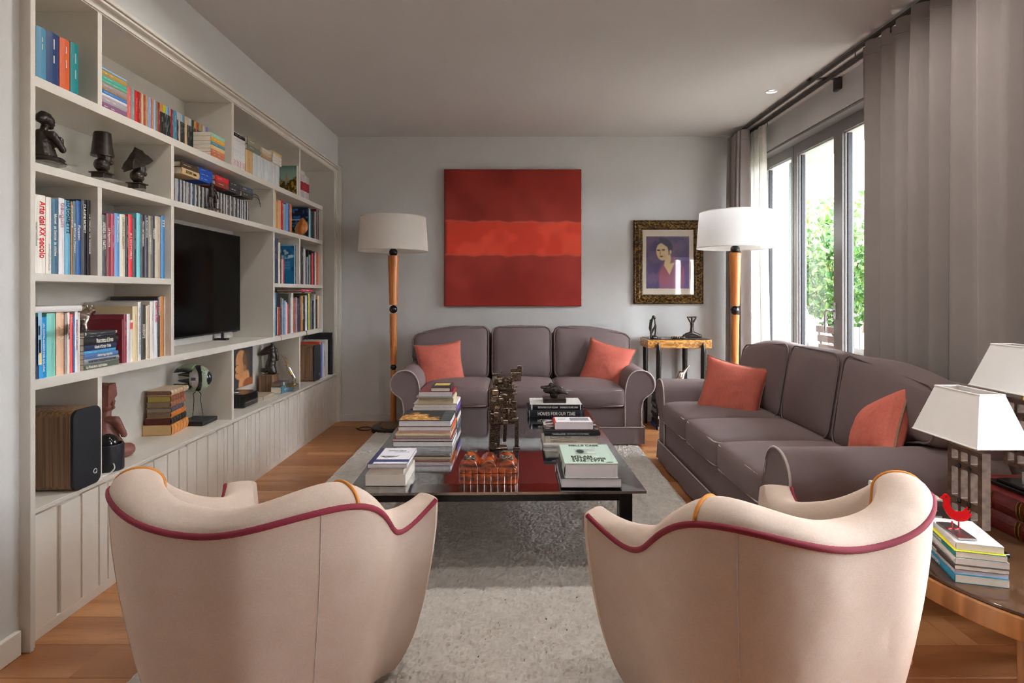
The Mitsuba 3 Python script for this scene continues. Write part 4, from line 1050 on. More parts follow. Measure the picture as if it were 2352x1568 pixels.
k = thing('figurine', 'seated reddish terracotta figure with a tall headdress, hand on belly, beside the near loudspeaker', 'sculpture')
b = np.array([-1.84, 2.60, SC])
def qb(x, y, z): return b + np.array([x, y, z])
bones = [(qb(0, -.012, .05), .058, qb(0, -.004, .085), .054), (qb(0, -.004, .085), .054, qb(0, -.014, .15), .036), (qb(-.046, -.014, .178), .019, qb(.046, -.014, .178), .019), (qb(0, -.010, .185), .022, qb(0, -.004, .215), .020),
         (qb(0, -.006, .246), .033, qb(0, -.006, .275), .033), (qb(0, .024, .222), .010, qb(0, .016, .24), .020), (qb(0, .036, .246), .0055, qb(0, .024, .272), .0065), (qb(0, .030, .231), .006, qb(.006, .028, .231), .005), (qb(.034, -.010, .25), .008, qb(.034, -.012, .266), .009), (qb(.035, -.008, .236), .006, qb(.035, -.008, .232), .006), (qb(.014, .022, .258), .006, qb(.022, .016, .258), .006),
         (qb(.05, -.014, .178), .019, qb(.068, .006, .12), .0135), (qb(.068, .006, .12), .0135, qb(.048, .046, .098), .0115), (qb(.048, .046, .098), .010, qb(.036, .052, .094), .009), (qb(-.05, -.014, .178), .019, qb(-.062, .04, .13), .0135), (qb(-.062, .04, .13), .0135, qb(-.03, .066, .112), .011),
         (qb(.046, .02, .03), .036, qb(.058, .055, .03), .030), (qb(-.046, .02, .03), .036, qb(-.058, .06, .03), .030), (qb(-.01, .045, .03), .03, qb(0, .025, .06), .048), (qb(0, -.03, .03), .05, qb(0, .03, .03), .05)]
v, f = organic(bones, .005, 3, .0016, 80)
v[:, 2] = np.maximum(v[:, 2], SC + .0005)
add(k, (v, f), 'terracotta', smooth=True, part='body')
hd = m3.Manifold.hull_points(np.array([qb(sx * .036, sy, z_) for sx in (-1, 1) for sy, z_ in ((-.046, .246), (.014, .286), (-.040, .338), (.006, .344))]))
hv, hf = vf(hd.refine_to_length(.01)); hv = hv + (meshkit.fbm(hv * 60, 2)[:, None] - .5) * .004
add(k, (hv, hf), 'terracotta', smooth=50, part='headdress')

def old_pile():
    ang = math.radians(8)
    a0, c0 = np.array([-math.cos(ang), -math.sin(ang) * 0 - .14, 0]), None
    z = SC + .0002
    defs = [(.056, .205, .150, '#b5763c', '#b39468', 'thick tan leather book with a torn spine, bottom of the antique pile', 0), (.034, .20, .135, '#2a2622', '#4c1c1a', 'black ribbed leather book with red edges, second from the bottom of the antique pile', .004),
            (.030, .185, .125, '#b4672c', '#6a5a44', 'orange leather book in the middle of the antique pile', .006), (.024, .175, .125, '#4a4652', '#7a6a52', 'dark marbled book, fourth from the bottom of the antique pile', .002),
            (.030, .185, .125, '#8a5c44', '#7c6a4e', 'brown leather book, third from the top of the antique pile', .010), (.034, .18, .12, '#7a4530', '#8c7a3c', 'red-brown leather book with yellow edges, second from the top of the antique pile', .006), (.028, .195, .128, '#d8bfa2', '#6a4a38', 'pale vellum book on top of the antique pile', .004)]
    for i, (t, L, d, col, pg, lab, sh) in enumerate(defs):
        an = math.radians((8, 10, 9, 11, 8, 10, 6)[i])
        a = np.array([-math.cos(an), -math.sin(an), 0]); c = np.array([math.sin(an), -math.cos(an), 0])
        o = np.array([-1.80 - sh, 3.03 + sh, z]) - c * L + np.array([0, 0, 0])
        kk = book(lab, o, (a, (0, 0, 1), c), t - .0006, L, d, col, pages=pg, hard=True, dash=False, group='antique leather books in a pile', bulge=.22, mat='satin')
        for s_ in (.14, .32, .5, .68, .86):
            m = strip_extrude([(.003, .0008), (-.0012, t * .3), (-.0012, t * .7), (.003, t - .0014)], [(.008, .0008), (.006, t * .3), (.006, t * .7), (.008, t - .0014)], .004)
            vv, ff = m
            M = np.stack([a, (0, 0, 1), c])
            add(kk, ((o + (vv + [0, 0, s_ * L]) @ M), ff), 'satin', {'#d8bfa2': '#c8a888', '#2a2622': '#191613'}.get(col, col), part='spine_rib')
        z += t
old_pile()

k = thing('fish_sculpture', 'pale green and black glazed fish head on bent wire legs and a slate base', 'sculpture')
fx, fy, fz = -1.835, 3.285, .730
add(k, (lambda m: (m[0] + (meshkit.fbm(m[0] * 60, 2)[:, None] - .5) * .004, m[1]))(cbox(-1.89, -1.75, 3.235, 3.395, SC + .0025, SC + .026, .004)), 'black_matte', part='slate_base')
m = trimesh.creation.icosphere(subdivisions=5)
P = np.array(m.vertices)
P = np.stack([fx + .034 + P[:, 0] * .066 * (1 + .12 * P[:, 0]), fy + P[:, 1] * .044, fz + P[:, 2] * .074 * (1 - .12 * np.clip(P[:, 0], 0, 1))], 1)
P[:, 0] -= np.clip(-(P[:, 0] - fx - .0) , 0, 1) * -.55                     # blunt front, where the mouth opens
def fishcol(v):
    u_ = (v[:, 0] - fx - .034) / .066; w_ = (v[:, 2] - fz) / .074
    c = np.tile(lin('#b3c6b0'), (len(v), 1))
    s_ = meshkit.noise(v * 230)
    c[(s_ > .74) & (np.abs(w_) > .35)] = lin('#2c3a34')
    band = np.abs(np.sqrt((u_ + .55) ** 2 + w_ ** 2 * .8) - 1.02) < .13
    c[band] = lin('#14181a')
    eye = ((u_ + .02) / .32) ** 2 + (w_ / .62) ** 2
    c[eye < 1] = lin('#cbc4cc'); c[(u_ < .1) & (np.abs(w_) < .12) & (eye < 1)] = lin('#2a3050')
    c[u_ > .9] = lin('#14181a'); c[u_ < -.52] = lin('#0f1214')
    return c
add(k, (P, np.array(m.faces)), 'gloss', smooth=True, part='body', vcol=fishcol)
for sz, wd, tip in ((1, .034, .030), (-1, .034, .034)):
    o_ = np.array([fx, fy, fz])
    pts = smooth_pts([o_ + [.015, 0, sz * .048], o_ + [-.03, 0, sz * .056], o_ + [-.07, 0, sz * .050], o_ + [-.108, 0, sz * tip]], 18)
    rr_ = np.interp(np.linspace(0, 1, 18), [0, .5, .85, 1], [.030, .022, .010, .002])
    v, f = tube(pts, rr_, 12); v[:, 1] = fy + (v[:, 1] - fy) * 1.25
    add(k, (v, f), 'gloss', smooth=True, part='jaw', vcol=lambda v, sz=sz: np.where(((v[:, 2] - fz) * sz > .058)[:, None], lin('#8fa184'), lin('#15191a')))
for sz in (.020, -.016):
    v, f = tube(smooth_pts([(fx + .0, fy, fz + sz), (fx - .04, fy, fz + sz), (fx - .082, fy, fz + sz * .9)], 12), np.linspace(.018, .004, 12), 10)
    add(k, (v, f), 'gloss', '#1b2022', smooth=True, part='tooth')
for s_ in (-1, 1):
    add(k, tube([(fx + .02, fy + .01, fz - .070), (fx + .02 + s_ * .022, fy + .01, fz - .092), (fx + .02 + s_ * .019, fy + .012, fz - .125), (fx + .02 + s_ * .032, fy + .02, SC + .02)], .0022, 6), 'black_matte', part='wire_leg')

k = thing('portrait_panel', 'small painted panel of a man in profile at the back of the niche', 'picture')
add(k, cbox(-1.949, -1.930, 3.80, 4.246, .549, .829, .001), 'matte', '#2c2a2a', part='panel')
def man(u, v):
    c = lin('#383436') * np.ones(u.shape + (1,))
    sk = '#c98f5e'
    c = blend(c, sk, ell(u, v, .70, .13, .17, .3, .2, -.25)); c = blend(c, sk, ell(u, v, .62, .62, .19, .32, .12, .12)); c = blend(c, sk, ell(u, v, .57, .33, .16, .13, .15)); c = blend(c, sk, ell(u, v, .455, .47, .04, .07, .3, .4))
    c = blend(c, '#4a3a2c', ell(u, v, .78, .66, .13, .27, .2, .1) * .9); c = blend(c, '#8a5a38', ell(u, v, .72, .46, .05, .09, .3)); c = blend(c, '#6a3c28', ell(u, v, .47, .58, .035, .012, .5)); c = blend(c, '#7a3a2a', ell(u, v, .47, .38, .035, .01, .5))
    return blend(c, '#8a4a2c', ell(u, v, .86, .06, .2, .14, .3))
print_plate(k, (-1.930, 3.80, .549), (0, 1, 0), (0, 0, 1), .446, .28, man, 90, 60, part='painting')

k = thing('media_player', 'black finned media player on the counter under the portrait panel', 'hi-fi unit')
add(k, cbox(-1.93, -1.752, 3.735, 3.94, SC + .004, .555, .004), 'black_lacquer', part='body')
for i in range(8):
    add(k, box(-1.92 + i * .02, -1.912 + i * .02, 3.731, 3.736, SC + .015, .54), 'black_matte', part='cooling_fin')
add(k, cbox(-1.7525, -1.7505, 3.76, 3.92, SC + .03, SC + .036, .0005), 'steel', part='disc_slot')
add(k, tube(smooth_pts([(-1.86, 3.80, .556), (-1.83, 3.84, .556), (-1.86, 3.87, .556), (-1.89, 3.84, .556)], 24, True), .002, 6, closed=True), 'steel', part='ring_inlay')
add(k, lathe([(.004, 0), (.004, .001)], 12), 'matte', '#eeeeee', part='led') if False else add(k, xf(lathe([(.003, 0), (.003, .001)], 12), (-1.7525, 3.925, .54), (0, 90, 0)), 'matte', '#e8e8e8', part='button')

book('slim grey book with a portrait on its spine, before the media player', (-1.745, 4.195, SC), FLAT, .028, .185, .15, '#a89c88', hard=False, dash=False)
book('large pale grey book with a teal spine lying under the small dark book', (-1.722, 4.468, SC), FLAT, .052, .20, .085, '#3c6a7c', hard=True, title=[('EUROPA', .5, .5, .3)])
book('small dark grey book lying on the pale grey book', (-1.735, 4.44, SC + .0525), FLAT, .026, .15, .08, '#4a4b4e', pages='#8a6a4e', hard=True, dash=False, bands=((.6, .72, '#d8c8a0'),))

k = thing('horse_head', 'black bronze horse head on a dark wood block in the niche', 'sculpture')
add(k, cbox(-1.925, -1.82, 4.335, 4.458, SC, .595, .003), 'walnut', part='wood_block')
b = np.array([-1.87, 4.40, .595])
bones = [(qb(.02, .012, .015), .03, qb(.0, .016, .06), .038), (qb(.0, .016, .06), .038, qb(.012, .02, .13), .03), (qb(.012, .02, .13), .03, qb(.012, .012, .195), .022), (qb(.012, .012, .20), .024, qb(-.018, -.004, .19), .021), (qb(-.018, -.004, .19), .021, qb(-.06, -.02, .165), .013),
         (qb(-.06, -.02, .165), .013, qb(-.072, -.024, .155), .010), (qb(-.01, 0, .17), .018, qb(-.055, -.02, .152), .009), (qb(.02, .006, .215), .007, qb(.024, .004, .238), .003), (qb(.004, .022, .214), .007, qb(.004, .026, .236), .003),
         (qb(-.03, .0, .03), .02, qb(-.05, -.006, .012 + .02), .016), (qb(.036, .03, .19), .010, qb(.045, .034, .11), .012), (qb(.0, .0, .005), .012, qb(.0, .01, .03), .02)]
add(k, organic(bones, .007, 5, .0025, 70), 'bronze', smooth=True, part='head')

k = thing('silver_hand', 'silver hand holding a feather quill on a gilt base, before the far counter divider', 'sculpture')
b = np.array([-1.70, 4.395, SC])
stand(k, -1.765, -1.664, 4.345, 4.474, SC, .04, 'acrylic')
add(k, cbox(-1.755, -1.672, 4.352, 4.468, SC + .04, SC + .052, .003), 'brass', part='base')
b = np.array([-1.695, 4.42, SC + .052])
add(k, organic([(qb(.0, .012, 0), .016, qb(.004, .006, .05), .013), (qb(.004, .006, .05), .013, qb(-.018, 0, .095), .012)], .006, 5), 'silver', smooth=True, part='forearm')
add(k, organic([(qb(-.018, 0, .095), .012, qb(-.032, -.004, .125), .013)] + [(qb(-.026 - .004 * i, -.014, .105 + .010 * i), .005, qb(-.046 - .004 * i, -.006, .110 + .010 * i), .0045) for i in range(4)] + [(qb(-.03, .01, .12), .005, qb(-.05, .004, .14), .0045)], .004, 4), 'silver', smooth=True, part='hand')
add(k, tube([qb(-.012, -.012, .07), qb(-.046, -.004, .15)], .009, 10), 'brass', smooth=40, part='scroll')
fe = np.array([qb(-.046 - .01 * t - .028 * t * t, -.004, .15 + .07 * t) for t in np.linspace(0, 1, 14)])
w_ = .013 * np.sin(np.pi * np.linspace(.05, .97, 14)) ** .7
P = np.stack([fe + np.stack([w_ * s_, w_ * 0, w_ * .35 * s_], -1) for s_ in (-1, -.5, 0, .5, 1)], 1)
P[:, 2, 1] -= .002
add(k, slab(P, np.full_like(P, 0) + [0, .0012, 0]), 'silver', smooth=60, part='feather')

k = thing('leaf_bowl', 'amber wooden leaf-shaped bowl standing before the jungle-covered book', 'bowl')
b = np.array([-1.735, 4.64, S2])
uu, vv_ = np.meshgrid(np.linspace(-1, 1, 24), np.linspace(0, 1, 24), indexing='ij')
wid = .052 * np.sin(np.pi * vv_ ** .75) ** .8
P = np.stack([b[0] + uu * wid + .01 * vv_, b[1] - .03 * (1 - uu ** 2) * np.sin(np.pi * vv_) + .03 + .03 * vv_, b[2] + .004 + .146 * vv_ + .01 * np.abs(uu)], -1)
add(k, slab(P, np.full_like(P, 0) + [0, .005, 0]), 'cherry', smooth=40, part='leaf')
add(k, cbox(b[0] - .045, b[0] + .045, b[1] - .015, b[1] + .055, S2, S2 + .010, .003), 'cherry', part='foot')

k = thing('panther_figurine', 'silvery snarling panther standing on the guide pile', 'sculpture')
b = np.array([-1.745, 2.305, PANTHER_Z + .0005])
bones = [(qb(0, -.03, .062), .022, qb(0, .03, .068), .022), (qb(0, .03, .07), .02, qb(0, .06, .085), .014), (qb(0, .066, .086), .015, qb(0, .082, .080), .009), (qb(0, .072, .074), .006, qb(0, .086, .068), .005), (qb(.008, .058, .1), .004, qb(.01, .057, .106), .003), (qb(-.008, .058, .1), .004, qb(-.01, .057, .106), .003),
         (qb(.012, .028, .06), .012, qb(.012, .016, .03), .008), (qb(.012, .016, .03), .008, qb(.012, .022, .004), .006), (qb(-.012, .03, .06), .012, qb(-.012, .036, .03), .008), (qb(-.012, .036, .03), .008, qb(-.012, .04, .004), .006), (qb(.012, .026, .004), .005, qb(.012, .034, .004), .004),
         (qb(.012, -.034, .055), .014, qb(.012, -.02, .03), .009), (qb(.012, -.02, .03), .009, qb(.012, -.03, .004), .006), (qb(-.012, -.036, .055), .014, qb(-.012, -.04, .03), .009), (qb(-.012, -.04, .03), .009, qb(-.012, -.044, .004), .006), (qb(0, -.045, .07), .006, qb(0, -.062, .045), .005)]
v, f = organic(bones, .0045, 4, .0022, 110)
v[:, 2] = np.maximum(v[:, 2], PANTHER_Z + .0006)
add(k, (v, f), 'silver', smooth=True)

# folders beyond the far loudspeaker
row([(5.045, 5.075, .322, '#c84a26', 'orange', dict(label='orange folder standing behind the far loudspeaker', dash=False)), (5.078, 5.10, .312, '#2c68b0', 'blue', dict(label='blue folder standing behind the far loudspeaker', dash=False)),
     (5.105, 5.118, .315, '#a9c4d8', 'pale blue', dict(label='thin pale blue folder left of the white binders', dash=False)), (5.122, 5.185, .30, '#e2e0e2', 'white', dict(label='white binder with a blue label at the far end of the counter', title=[('ARCHIVIO', .55, .5, .2)], tcol='#3c7cb0', d=.2)),
     (5.19, 5.222, .31, '#dcd6da', 'lilac white', dict(label='lilac white binder at the far end of the counter', dash=False)), (5.226, 5.275, .325, '#e8e4dc', 'cream', dict(label='cream white binder last in the folder row', dash=False))],
    -1.70, SC, '', 'folders at the far end of the counter', depth=.22)
book('large black portfolio standing against the bookcase end panel', (-1.675, 5.30, SC), UP, .03, .385, .26, '#17171a', dash=False, title=[('ATLAS', .93, .1, .4)])
# ------------------------------------------------------------------ sofas
def pose(mesh, loc, rz):
    return xf(mesh, loc, (0, 0, rz))

ARM = [(-.81, .10), (-.808, .30), (-.81, .42), (-.822, .49), (-.848, .55), (-.89, .583), (-.94, .589), (-.995, .572), (-1.033, .53), (-1.047, .48), (-1.036, .43), (-1.0, .393), (-.963, .365), (-.945, .32), (-.94, .22), (-.94, .10)]
def loft(rings, cap0=None, cap1=None):
    """closed rings with the same number of points; caps: centre points"""
    R = np.asarray(rings, float)
    n, m = R.shape[:2]
    v = R.reshape(-1, 3)
    i, j = np.meshgrid(np.arange(n - 1), np.arange(m), indexing='ij')
    q = np.stack([i * m + j, i * m + (j + 1) % m, (i + 1) * m + (j + 1) % m, (i + 1) * m + j], -1).reshape(-1, 4)
    f = [q[:, [0, 1, 2]], q[:, [0, 2, 3]]]
    jj = np.arange(m)
    for c, base, rev in ((cap0, 0, True), (cap1, (n - 1) * m, False)):
        if c is not None:
            v = np.vstack([v, c]); k = len(v) - 1
            t = np.stack([np.full(m, k), base + jj, base + (jj + 1) % m], 1)
            f.append(t[:, ::-1] if rev else t)
    return v, np.vstack(f)

def rrect(w, d, r, n=6):
    """points of a rounded rectangle, counter-clockwise"""
    out = []
    for cx_, cy_, a0 in ((w / 2 - r, d / 2 - r, 0), (-w / 2 + r, d / 2 - r, 90), (-w / 2 + r, -d / 2 + r, 180), (w / 2 - r, -d / 2 + r, 270)):
        for a in np.radians(np.linspace(a0, a0 + 90, n)):
            out.append((cx_ + r * math.cos(a), cy_ + r * math.sin(a)))
    return np.array(out)

def wrinkle(m, amp, fx, fz, seed):
    v, f = vf(m)
    n = trimesh.Trimesh(v, f, process=False).vertex_normals
    w = meshkit.fbm(v * np.array([fx, fx, fz]), 3, seed) - .5
    return v + np.array(n) * (w * 2 * amp)[:, None], f

def sofa(label, loc, rz, seed):
    k = thing('sofa', label, 'sofa')
    P = lambda m: pose(m, loc, rz)
    A = lambda m, part, mat='velvet', s=True: add(k, P(m), mat, smooth=s, part=part)
    # base, front rail and back
    A(cbox(-.92, .92, .012, .90, .10, .30, .012), 'base', s=40)
    A(xf(rbox(2.02, .17, .62, .07, 12), (0, .835, .52)), 'back_frame')
    # rolled arms
    for s in (1, -1):
        ring = smooth_pts([(x, z) for x, z in ARM], 56)
        ring = np.vstack([ring])
        c = np.array([-.885, .44])
        def at(y, sh):
            p = c + (ring - c) * (1 - sh)
            return np.stack([p[:, 0] * s, np.full(len(p), y), p[:, 1]], 1)
        rr = [at(.004, .10), at(-.004, .05), at(.004, .012), at(.016, 0), at(.45, 0), at(.86, 0)]
        m = loft(rr, np.array([-.885 * s, -.004, .40]), np.array([-.885 * s, .86, .40]))
        A(wrinkle(m, .003, 14, 14, seed + s), 'arm', s=50)
        pip = at(.002, .012)
        A(tube(pip[1:-1], .0055, 6), 'arm_piping', 'pale_cord')
    # seat cushions
    for i in range(3):
        cx_ = (-.54, 0, .54)[i]
        m = rbox(.536, .64, .155, .035, 14, (.008, .022, .032))
        m = wrinkle(xf(m, (cx_, .305, .372)), .0035, 9, 9, seed + 3 * i)
        A(m, 'seat_cushion')
        for zz in (.432, .312):
            p = rrect(.536 - .012, .64 - .004, .04)
            A(tube([(cx_ + a, .305 + b_ + (.003 if zz > .4 else 0), zz) for a, b_ in p], .0045, 6, closed=True), 'seat_piping', 'pale_cord')
    # back cushions, the outer two reach over the arms
    for i in range(3):
        if i == 1: x0, x1 = -.275, .275
        else: x0, x1 = ((-.985, -.285) if i == 0 else (.285, .985))
        w = x1 - x0
        m = rbox(w - .012, .19, .47, .055, 16, (.004, .045, .012))
        v, f = m
        v = v + [(x0 + x1) / 2, 0, .235]
        if i != 1:
            sx = -1 if i == 0 else 1
            e = np.clip((sx * v[:, 0] - .45) / .53, 0, 1)
            v[:, 2] -= e ** 2 * .075 * np.clip(v[:, 2] / .44, 0, 1)
            over = smoothramp(sx * v[:, 0], .78, .83)
            top = .44 - e ** 2 * .075
            v[:, 2] = v[:, 2] + over * np.clip(1 - v[:, 2] / top, 0, 1) * .165
        t = math.radians(9)
        y = v[:, 1] * math.cos(t) + v[:, 2] * math.sin(t)
        z = -v[:, 1] * math.sin(t) + v[:, 2] * math.cos(t)
        v = np.stack([v[:, 0], y + .655, z + .425], 1)
        A(wrinkle((v, f), .0055, 11, 5, seed + 20 + i), 'back_cushion')
        # welt along the front edge of the cushion
        n_ = 60
        pr = rrect(w - .024, .455, .06, 8)
        pts = np.stack([pr[:, 0] + (x0 + x1) / 2, np.full(len(pr), -.088), pr[:, 1] + .235], 1)
        if i != 1:
            e = np.clip((sx * pts[:, 0] - .45) / .53, 0, 1)
            pts[:, 2] -= e ** 2 * .075 * np.clip(pts[:, 2] / .44, 0, 1)
            over = smoothramp(sx * pts[:, 0], .78, .83)
            top = .44 - e ** 2 * .075
            pts[:, 2] += over * np.clip(1 - pts[:, 2] / top, 0, 1) * .165
        y = pts[:, 1] * math.cos(t) + pts[:, 2] * math.sin(t); z = -pts[:, 1] * math.sin(t) + pts[:, 2] * math.cos(t)
        A(tube(np.stack([pts[:, 0], y + .655, z + .425], 1), .0048, 6, closed=True), 'back_piping', 'velvet')
    # skirt: hanging cloth with corner and middle pleats
    def skirt(p0, p1, out):
        p0, p1, out = map(np.asarray, (p0, p1, out))
        n = 60
        s = np.linspace(0, 1, n)
        zs = np.array([.142, .136, .11, .07, .03, .012])
        L = np.linalg.norm(p1 - p0)
        G = np.zeros((len(zs), n, 3))
        for a, z in enumerate(zs):
            fl = (.142 - z) / .13
            pl = sum(np.exp(-((s - c) * L / .02) ** 2) for c in (0.012, .988, .5)) * .022
            off = .006 + .012 * fl - fl * pl + .004 * fl * np.sin(s * L * 16 + seed)
            G[a, :, :2] = p0[:2] + (p1 - p0)[:2] * s[:, None] + out[:2] * off[:, None]
            G[a, :, 2] = z
        A(slab(G, np.array([out[0], out[1], 0.0]) * .004 + G * 0), 'skirt', s=60)
        A(tube([np.r_[p0[:2] + out[:2] * .010, .143], np.r_[p1[:2] + out[:2] * .010, .143]], .004, 6), 'skirt_piping', 'pale_cord')
    skirt((-.955, .0), (.955, .0), (0, -1)); skirt((-.955, .90), (-.955, .0), (-1, 0)); skirt((.955, .0), (.955, .90), (1, 0)); skirt((.955, .90), (-.955, .90), (0, 1))
    for x in (-.86, .86):
        for y in (.08, .84):
            A(cbox(x - .03, x + .03, y - .03, y + .03, 0.0, .10, .004), 'foot', 'ebony', 30)
    return k

def smoothramp(x, a, b):
    t = np.clip((x - a) / (b - a), 0, 1)
    return t * t * (3 - 2 * t)

sofa('mauve velvet three-seat sofa with rolled arms against the back wall under the red painting', (.07, 4.535, .016), 0, 1)
sofa('mauve velvet three-seat sofa with rolled arms standing along the window wall', (1.065, 3.262, 0), -90, 40)

def pillow(label, c, size, nrm, roll, fat=.075, seed=0, group='coral scatter cushions'):
    k = thing('cushion', label, 'cushion', group)
    n = 30
    u, v = np.meshgrid(np.linspace(-1, 1, n), np.linspace(-1, 1, n), indexing='ij')
    pin = lambda a, b_: a * (1 - .085 * (1 - b_ ** 2)) * (1 + .03 * (np.abs(a * b_)) ** 4)
    x, y = pin(u, v) * size / 2, pin(v, u) * size / 2
    h = fat * ((1 - u ** 2) * (1 - v ** 2)) ** .42
    wr = (meshkit.fbm(np.stack([u * 2.5, v * 2.5, u * 0 + seed], -1), 3) - .5) * .016
    top = np.stack([x, y, h + wr * (h / fat)], -1); bot = np.stack([x, y, -h * .9], -1)
    z_ = np.asarray(nrm, float); z_ /= np.linalg.norm(z_)
    x_ = np.cross([0, 0, 1.0], z_); x_ /= np.linalg.norm(x_)
    y_ = np.cross(z_, x_)
    r = math.radians(roll)
    x2, y2 = x_ * math.cos(r) + y_ * math.sin(r), -x_ * math.sin(r) + y_ * math.cos(r)
    tr = lambda p: np.asarray(c, float) + p[..., :1] * x2 + p[..., 1:2] * y2 + p[..., 2:] * z_
    add(k, slab(tr(bot), tr(top) - tr(bot)), 'coral_linen', smooth=True, part='cover')
    rim = np.concatenate([top[:, 0], top[-1, 1:], top[-2::-1, -1], top[0, -2:0:-1]])
    rim = tr(rim)
    add(k, tube(rim, .0038 + .0016 * (np.arange(len(rim)) % 2), 6, closed=True), 'cloth', '#8a6f5c', smooth=True, part='trim_cord')
pillow('coral cushion at the left arm of the back sofa', (-.635, 4.97, .590), .40, (.18, -1, .38), 6, seed=1)
pillow('coral cushion at the right arm of the back sofa', (.80, 4.96, .590), .40, (-.30, -1, .36), -14, seed=2)
pillow('coral cushion at the far arm of the window sofa', (1.435, 3.78, .572), .39, (-.45, -1, .34), -11, seed=3)
pillow('coral cushion near the table lamps, behind the near arm of the window sofa', (1.60, 2.52, .605), .34, (-1, .25, .5), 30, seed=4, fat=.085)

# ------------------------------------------------------------------ armchairs
from scipy.interpolate import CubicSpline, PchipInterpolator
RIM = np.array([(0, -.3868, .6658), (.138, -.3859, .6846), (.3465, -.2398, .7045), (.3319, .0327, .5295), (.3794, .2315, .556)])
def armchair(label, loc, ang):
    k = thing('armchair', label, 'armchair')
    full = np.vstack([RIM[:0:-1] * [-1, 1, 1], RIM])
    d = np.r_[0, np.cumsum(np.linalg.norm(np.diff(full, axis=0), axis=1))]
    cs = CubicSpline(d, full)
    s = np.linspace(0, d[-1], 181)
    R = cs(s)
    tan = cs(s, 1); tan[:, 2] = 0; tan /= np.linalg.norm(tan, axis=1, keepdims=True)
    N = np.stack([-tan[:, 1], tan[:, 0]], 1)                   # towards the inside of the U
    from scipy.ndimage import gaussian_filter1d
    N = gaussian_filter1d(N, 7, axis=0, mode='nearest'); N /= np.linalg.norm(N, axis=1, keepdims=True)
    C = np.array([0, -.06])
    sc = PchipInterpolator([0, .06, .16, .28, .5, .72, .85, 1], [.60, .68, .765, .83, .91, .968, .99, 1.0])
    z0 = .055
    armw = np.clip((np.abs(s - d[4]) - d[2] * 0 - (d[6] - d[4])) / (d[8] - d[6]), 0, 1)[:, None]
    cols = []
    for t in np.linspace(0, 1, 26):
        p = C + (R[:, :2] - C) * (1 - (1 - float(sc(t))) * (1 - .3 * armw))
        cols.append(np.c_[p, z0 + (R[:, 2] - z0) * t])
    outer = np.array(cols)                                      # 26 x 181
    wv = PchipInterpolator([0, d[1], d[2], d[6], d[7], d[8]], [.085, .108, .118, .118, .108, .085])(s)[:, None]
    w = wv
    hr = PchipInterpolator([0, d[1], d[2], d[3], d[4], d[5], d[6], d[7], d[8]], [.008, .062, .045, .036, .036, .036, .045, .062, .008])(s)
    roll = []
    for th in np.linspace(0.12, np.pi, 14):
        o, hh = w / 2 - w / 2 * math.cos(th), hr * math.sin(th)
        roll.append(np.c_[R[:, :2] + N * o, R[:, 2] + hh])
    inner = []
    for t in np.linspace(.08, 1, 12):
        z = R[:, 2] * (1 - t) + .30 * t
        p = R[:, :2] + N * (w + .018 * t)
        p = C + (p - C) * (1 - .16 * t ** 1.5)
        inner.append(np.c_[p, z])
    inner = np.array(roll + inner)
    P = lambda m: pose(m, loc, ang)
    add(k, P(grid_mesh(outer)), 'canvas', smooth=True, part='outer_cover')
    add(k, P(grid_mesh(inner)), 'canvas', smooth=True, part='inner_cover')
    # front faces of the arms
    for e in (0, -1):
        ring = np.vstack([outer[:, e], inner[:, e]])
        cen = ring.mean(0)
        fw = np.array([0, 1.0, 0])
        rings = [cen + (ring - cen) * a_ + fw * o_ for a_, o_ in ((1, 0), (.985, .012), (.93, .027), (.82, .039), (.6, .047), (.3, .05))]
        add(k, P(loft(rings, None, cen + fw * .05)), 'canvas', smooth=True, part='arm_front')
    add(k, P(tube(R, .0075, 8)), 'burgundy_cord', smooth=True, part='rim_piping')
    for c0 in (2, 6):
        i = int(np.argmin(np.abs(s - d[c0])))
        add(k, P(tube(inner[:, i] + np.array([0, 0, .0015]), .0048, 8)), 'orange_cord', smooth=True, part='inside_piping')
        i2 = i + (9 if c0 == 2 else -9)
        add(k, P(tube(outer[:, i2], .0016, 6)), 'pale_cord', smooth=True, part='seam')
    # seat cushion and body under it
    base = C + (R[:, :2] + N * (w + .01) - C) * .86
    ring = np.vstack([base, [[base[-1, 0] * .8, base[-1, 1] + .05], [0, base[-1, 1] + .075], [base[0, 0] * .8, base[0, 1] + .05]]])
    cen = ring.mean(0)
    lv = [(.90, .24), (1.0, .26), (1.02, .32), (1.0, .385), (.94, .41), (.7, .425), (.3, .43)]
    rings = [np.c_[cen + (ring - cen) * a, np.full(len(ring), z)] for a, z in lv]
    add(k, P(loft(rings, np.r_[cen, .24], np.r_[cen, .432])), 'canvas', smooth=50, part='seat_cushion')
    sh = C + (R[:, :2] - C) * .60
    ring = np.vstack([sh, [[0, sh[-1, 1] + .04]]]); cen = ring.mean(0)
    rings = [np.c_[cen + (ring - cen) * a, np.full(len(ring), z)] for a, z in ((.92, .05), (1.0, .06), (1.12, .25))]
    add(k, P(loft(rings, np.r_[cen, .05], np.r_[cen, .25])), 'canvas', smooth=50, part='seat_base')
    for x in (-.14, .14):
        for y in (-.2, .1):
            add(k, P(frustum((x, y, 0.02), (x, y, .075), .016, .022, 14)), 'cherry', smooth=40, part='leg')
    return k
armchair('cream canvas tub armchair with burgundy piping in the left foreground', (-.664, 1.679, 0), math.degrees(-.1926))
armchair('cream canvas tub armchair with burgundy piping in the right foreground, by the round table', (.650, 1.606, 0), math.degrees(.3166))

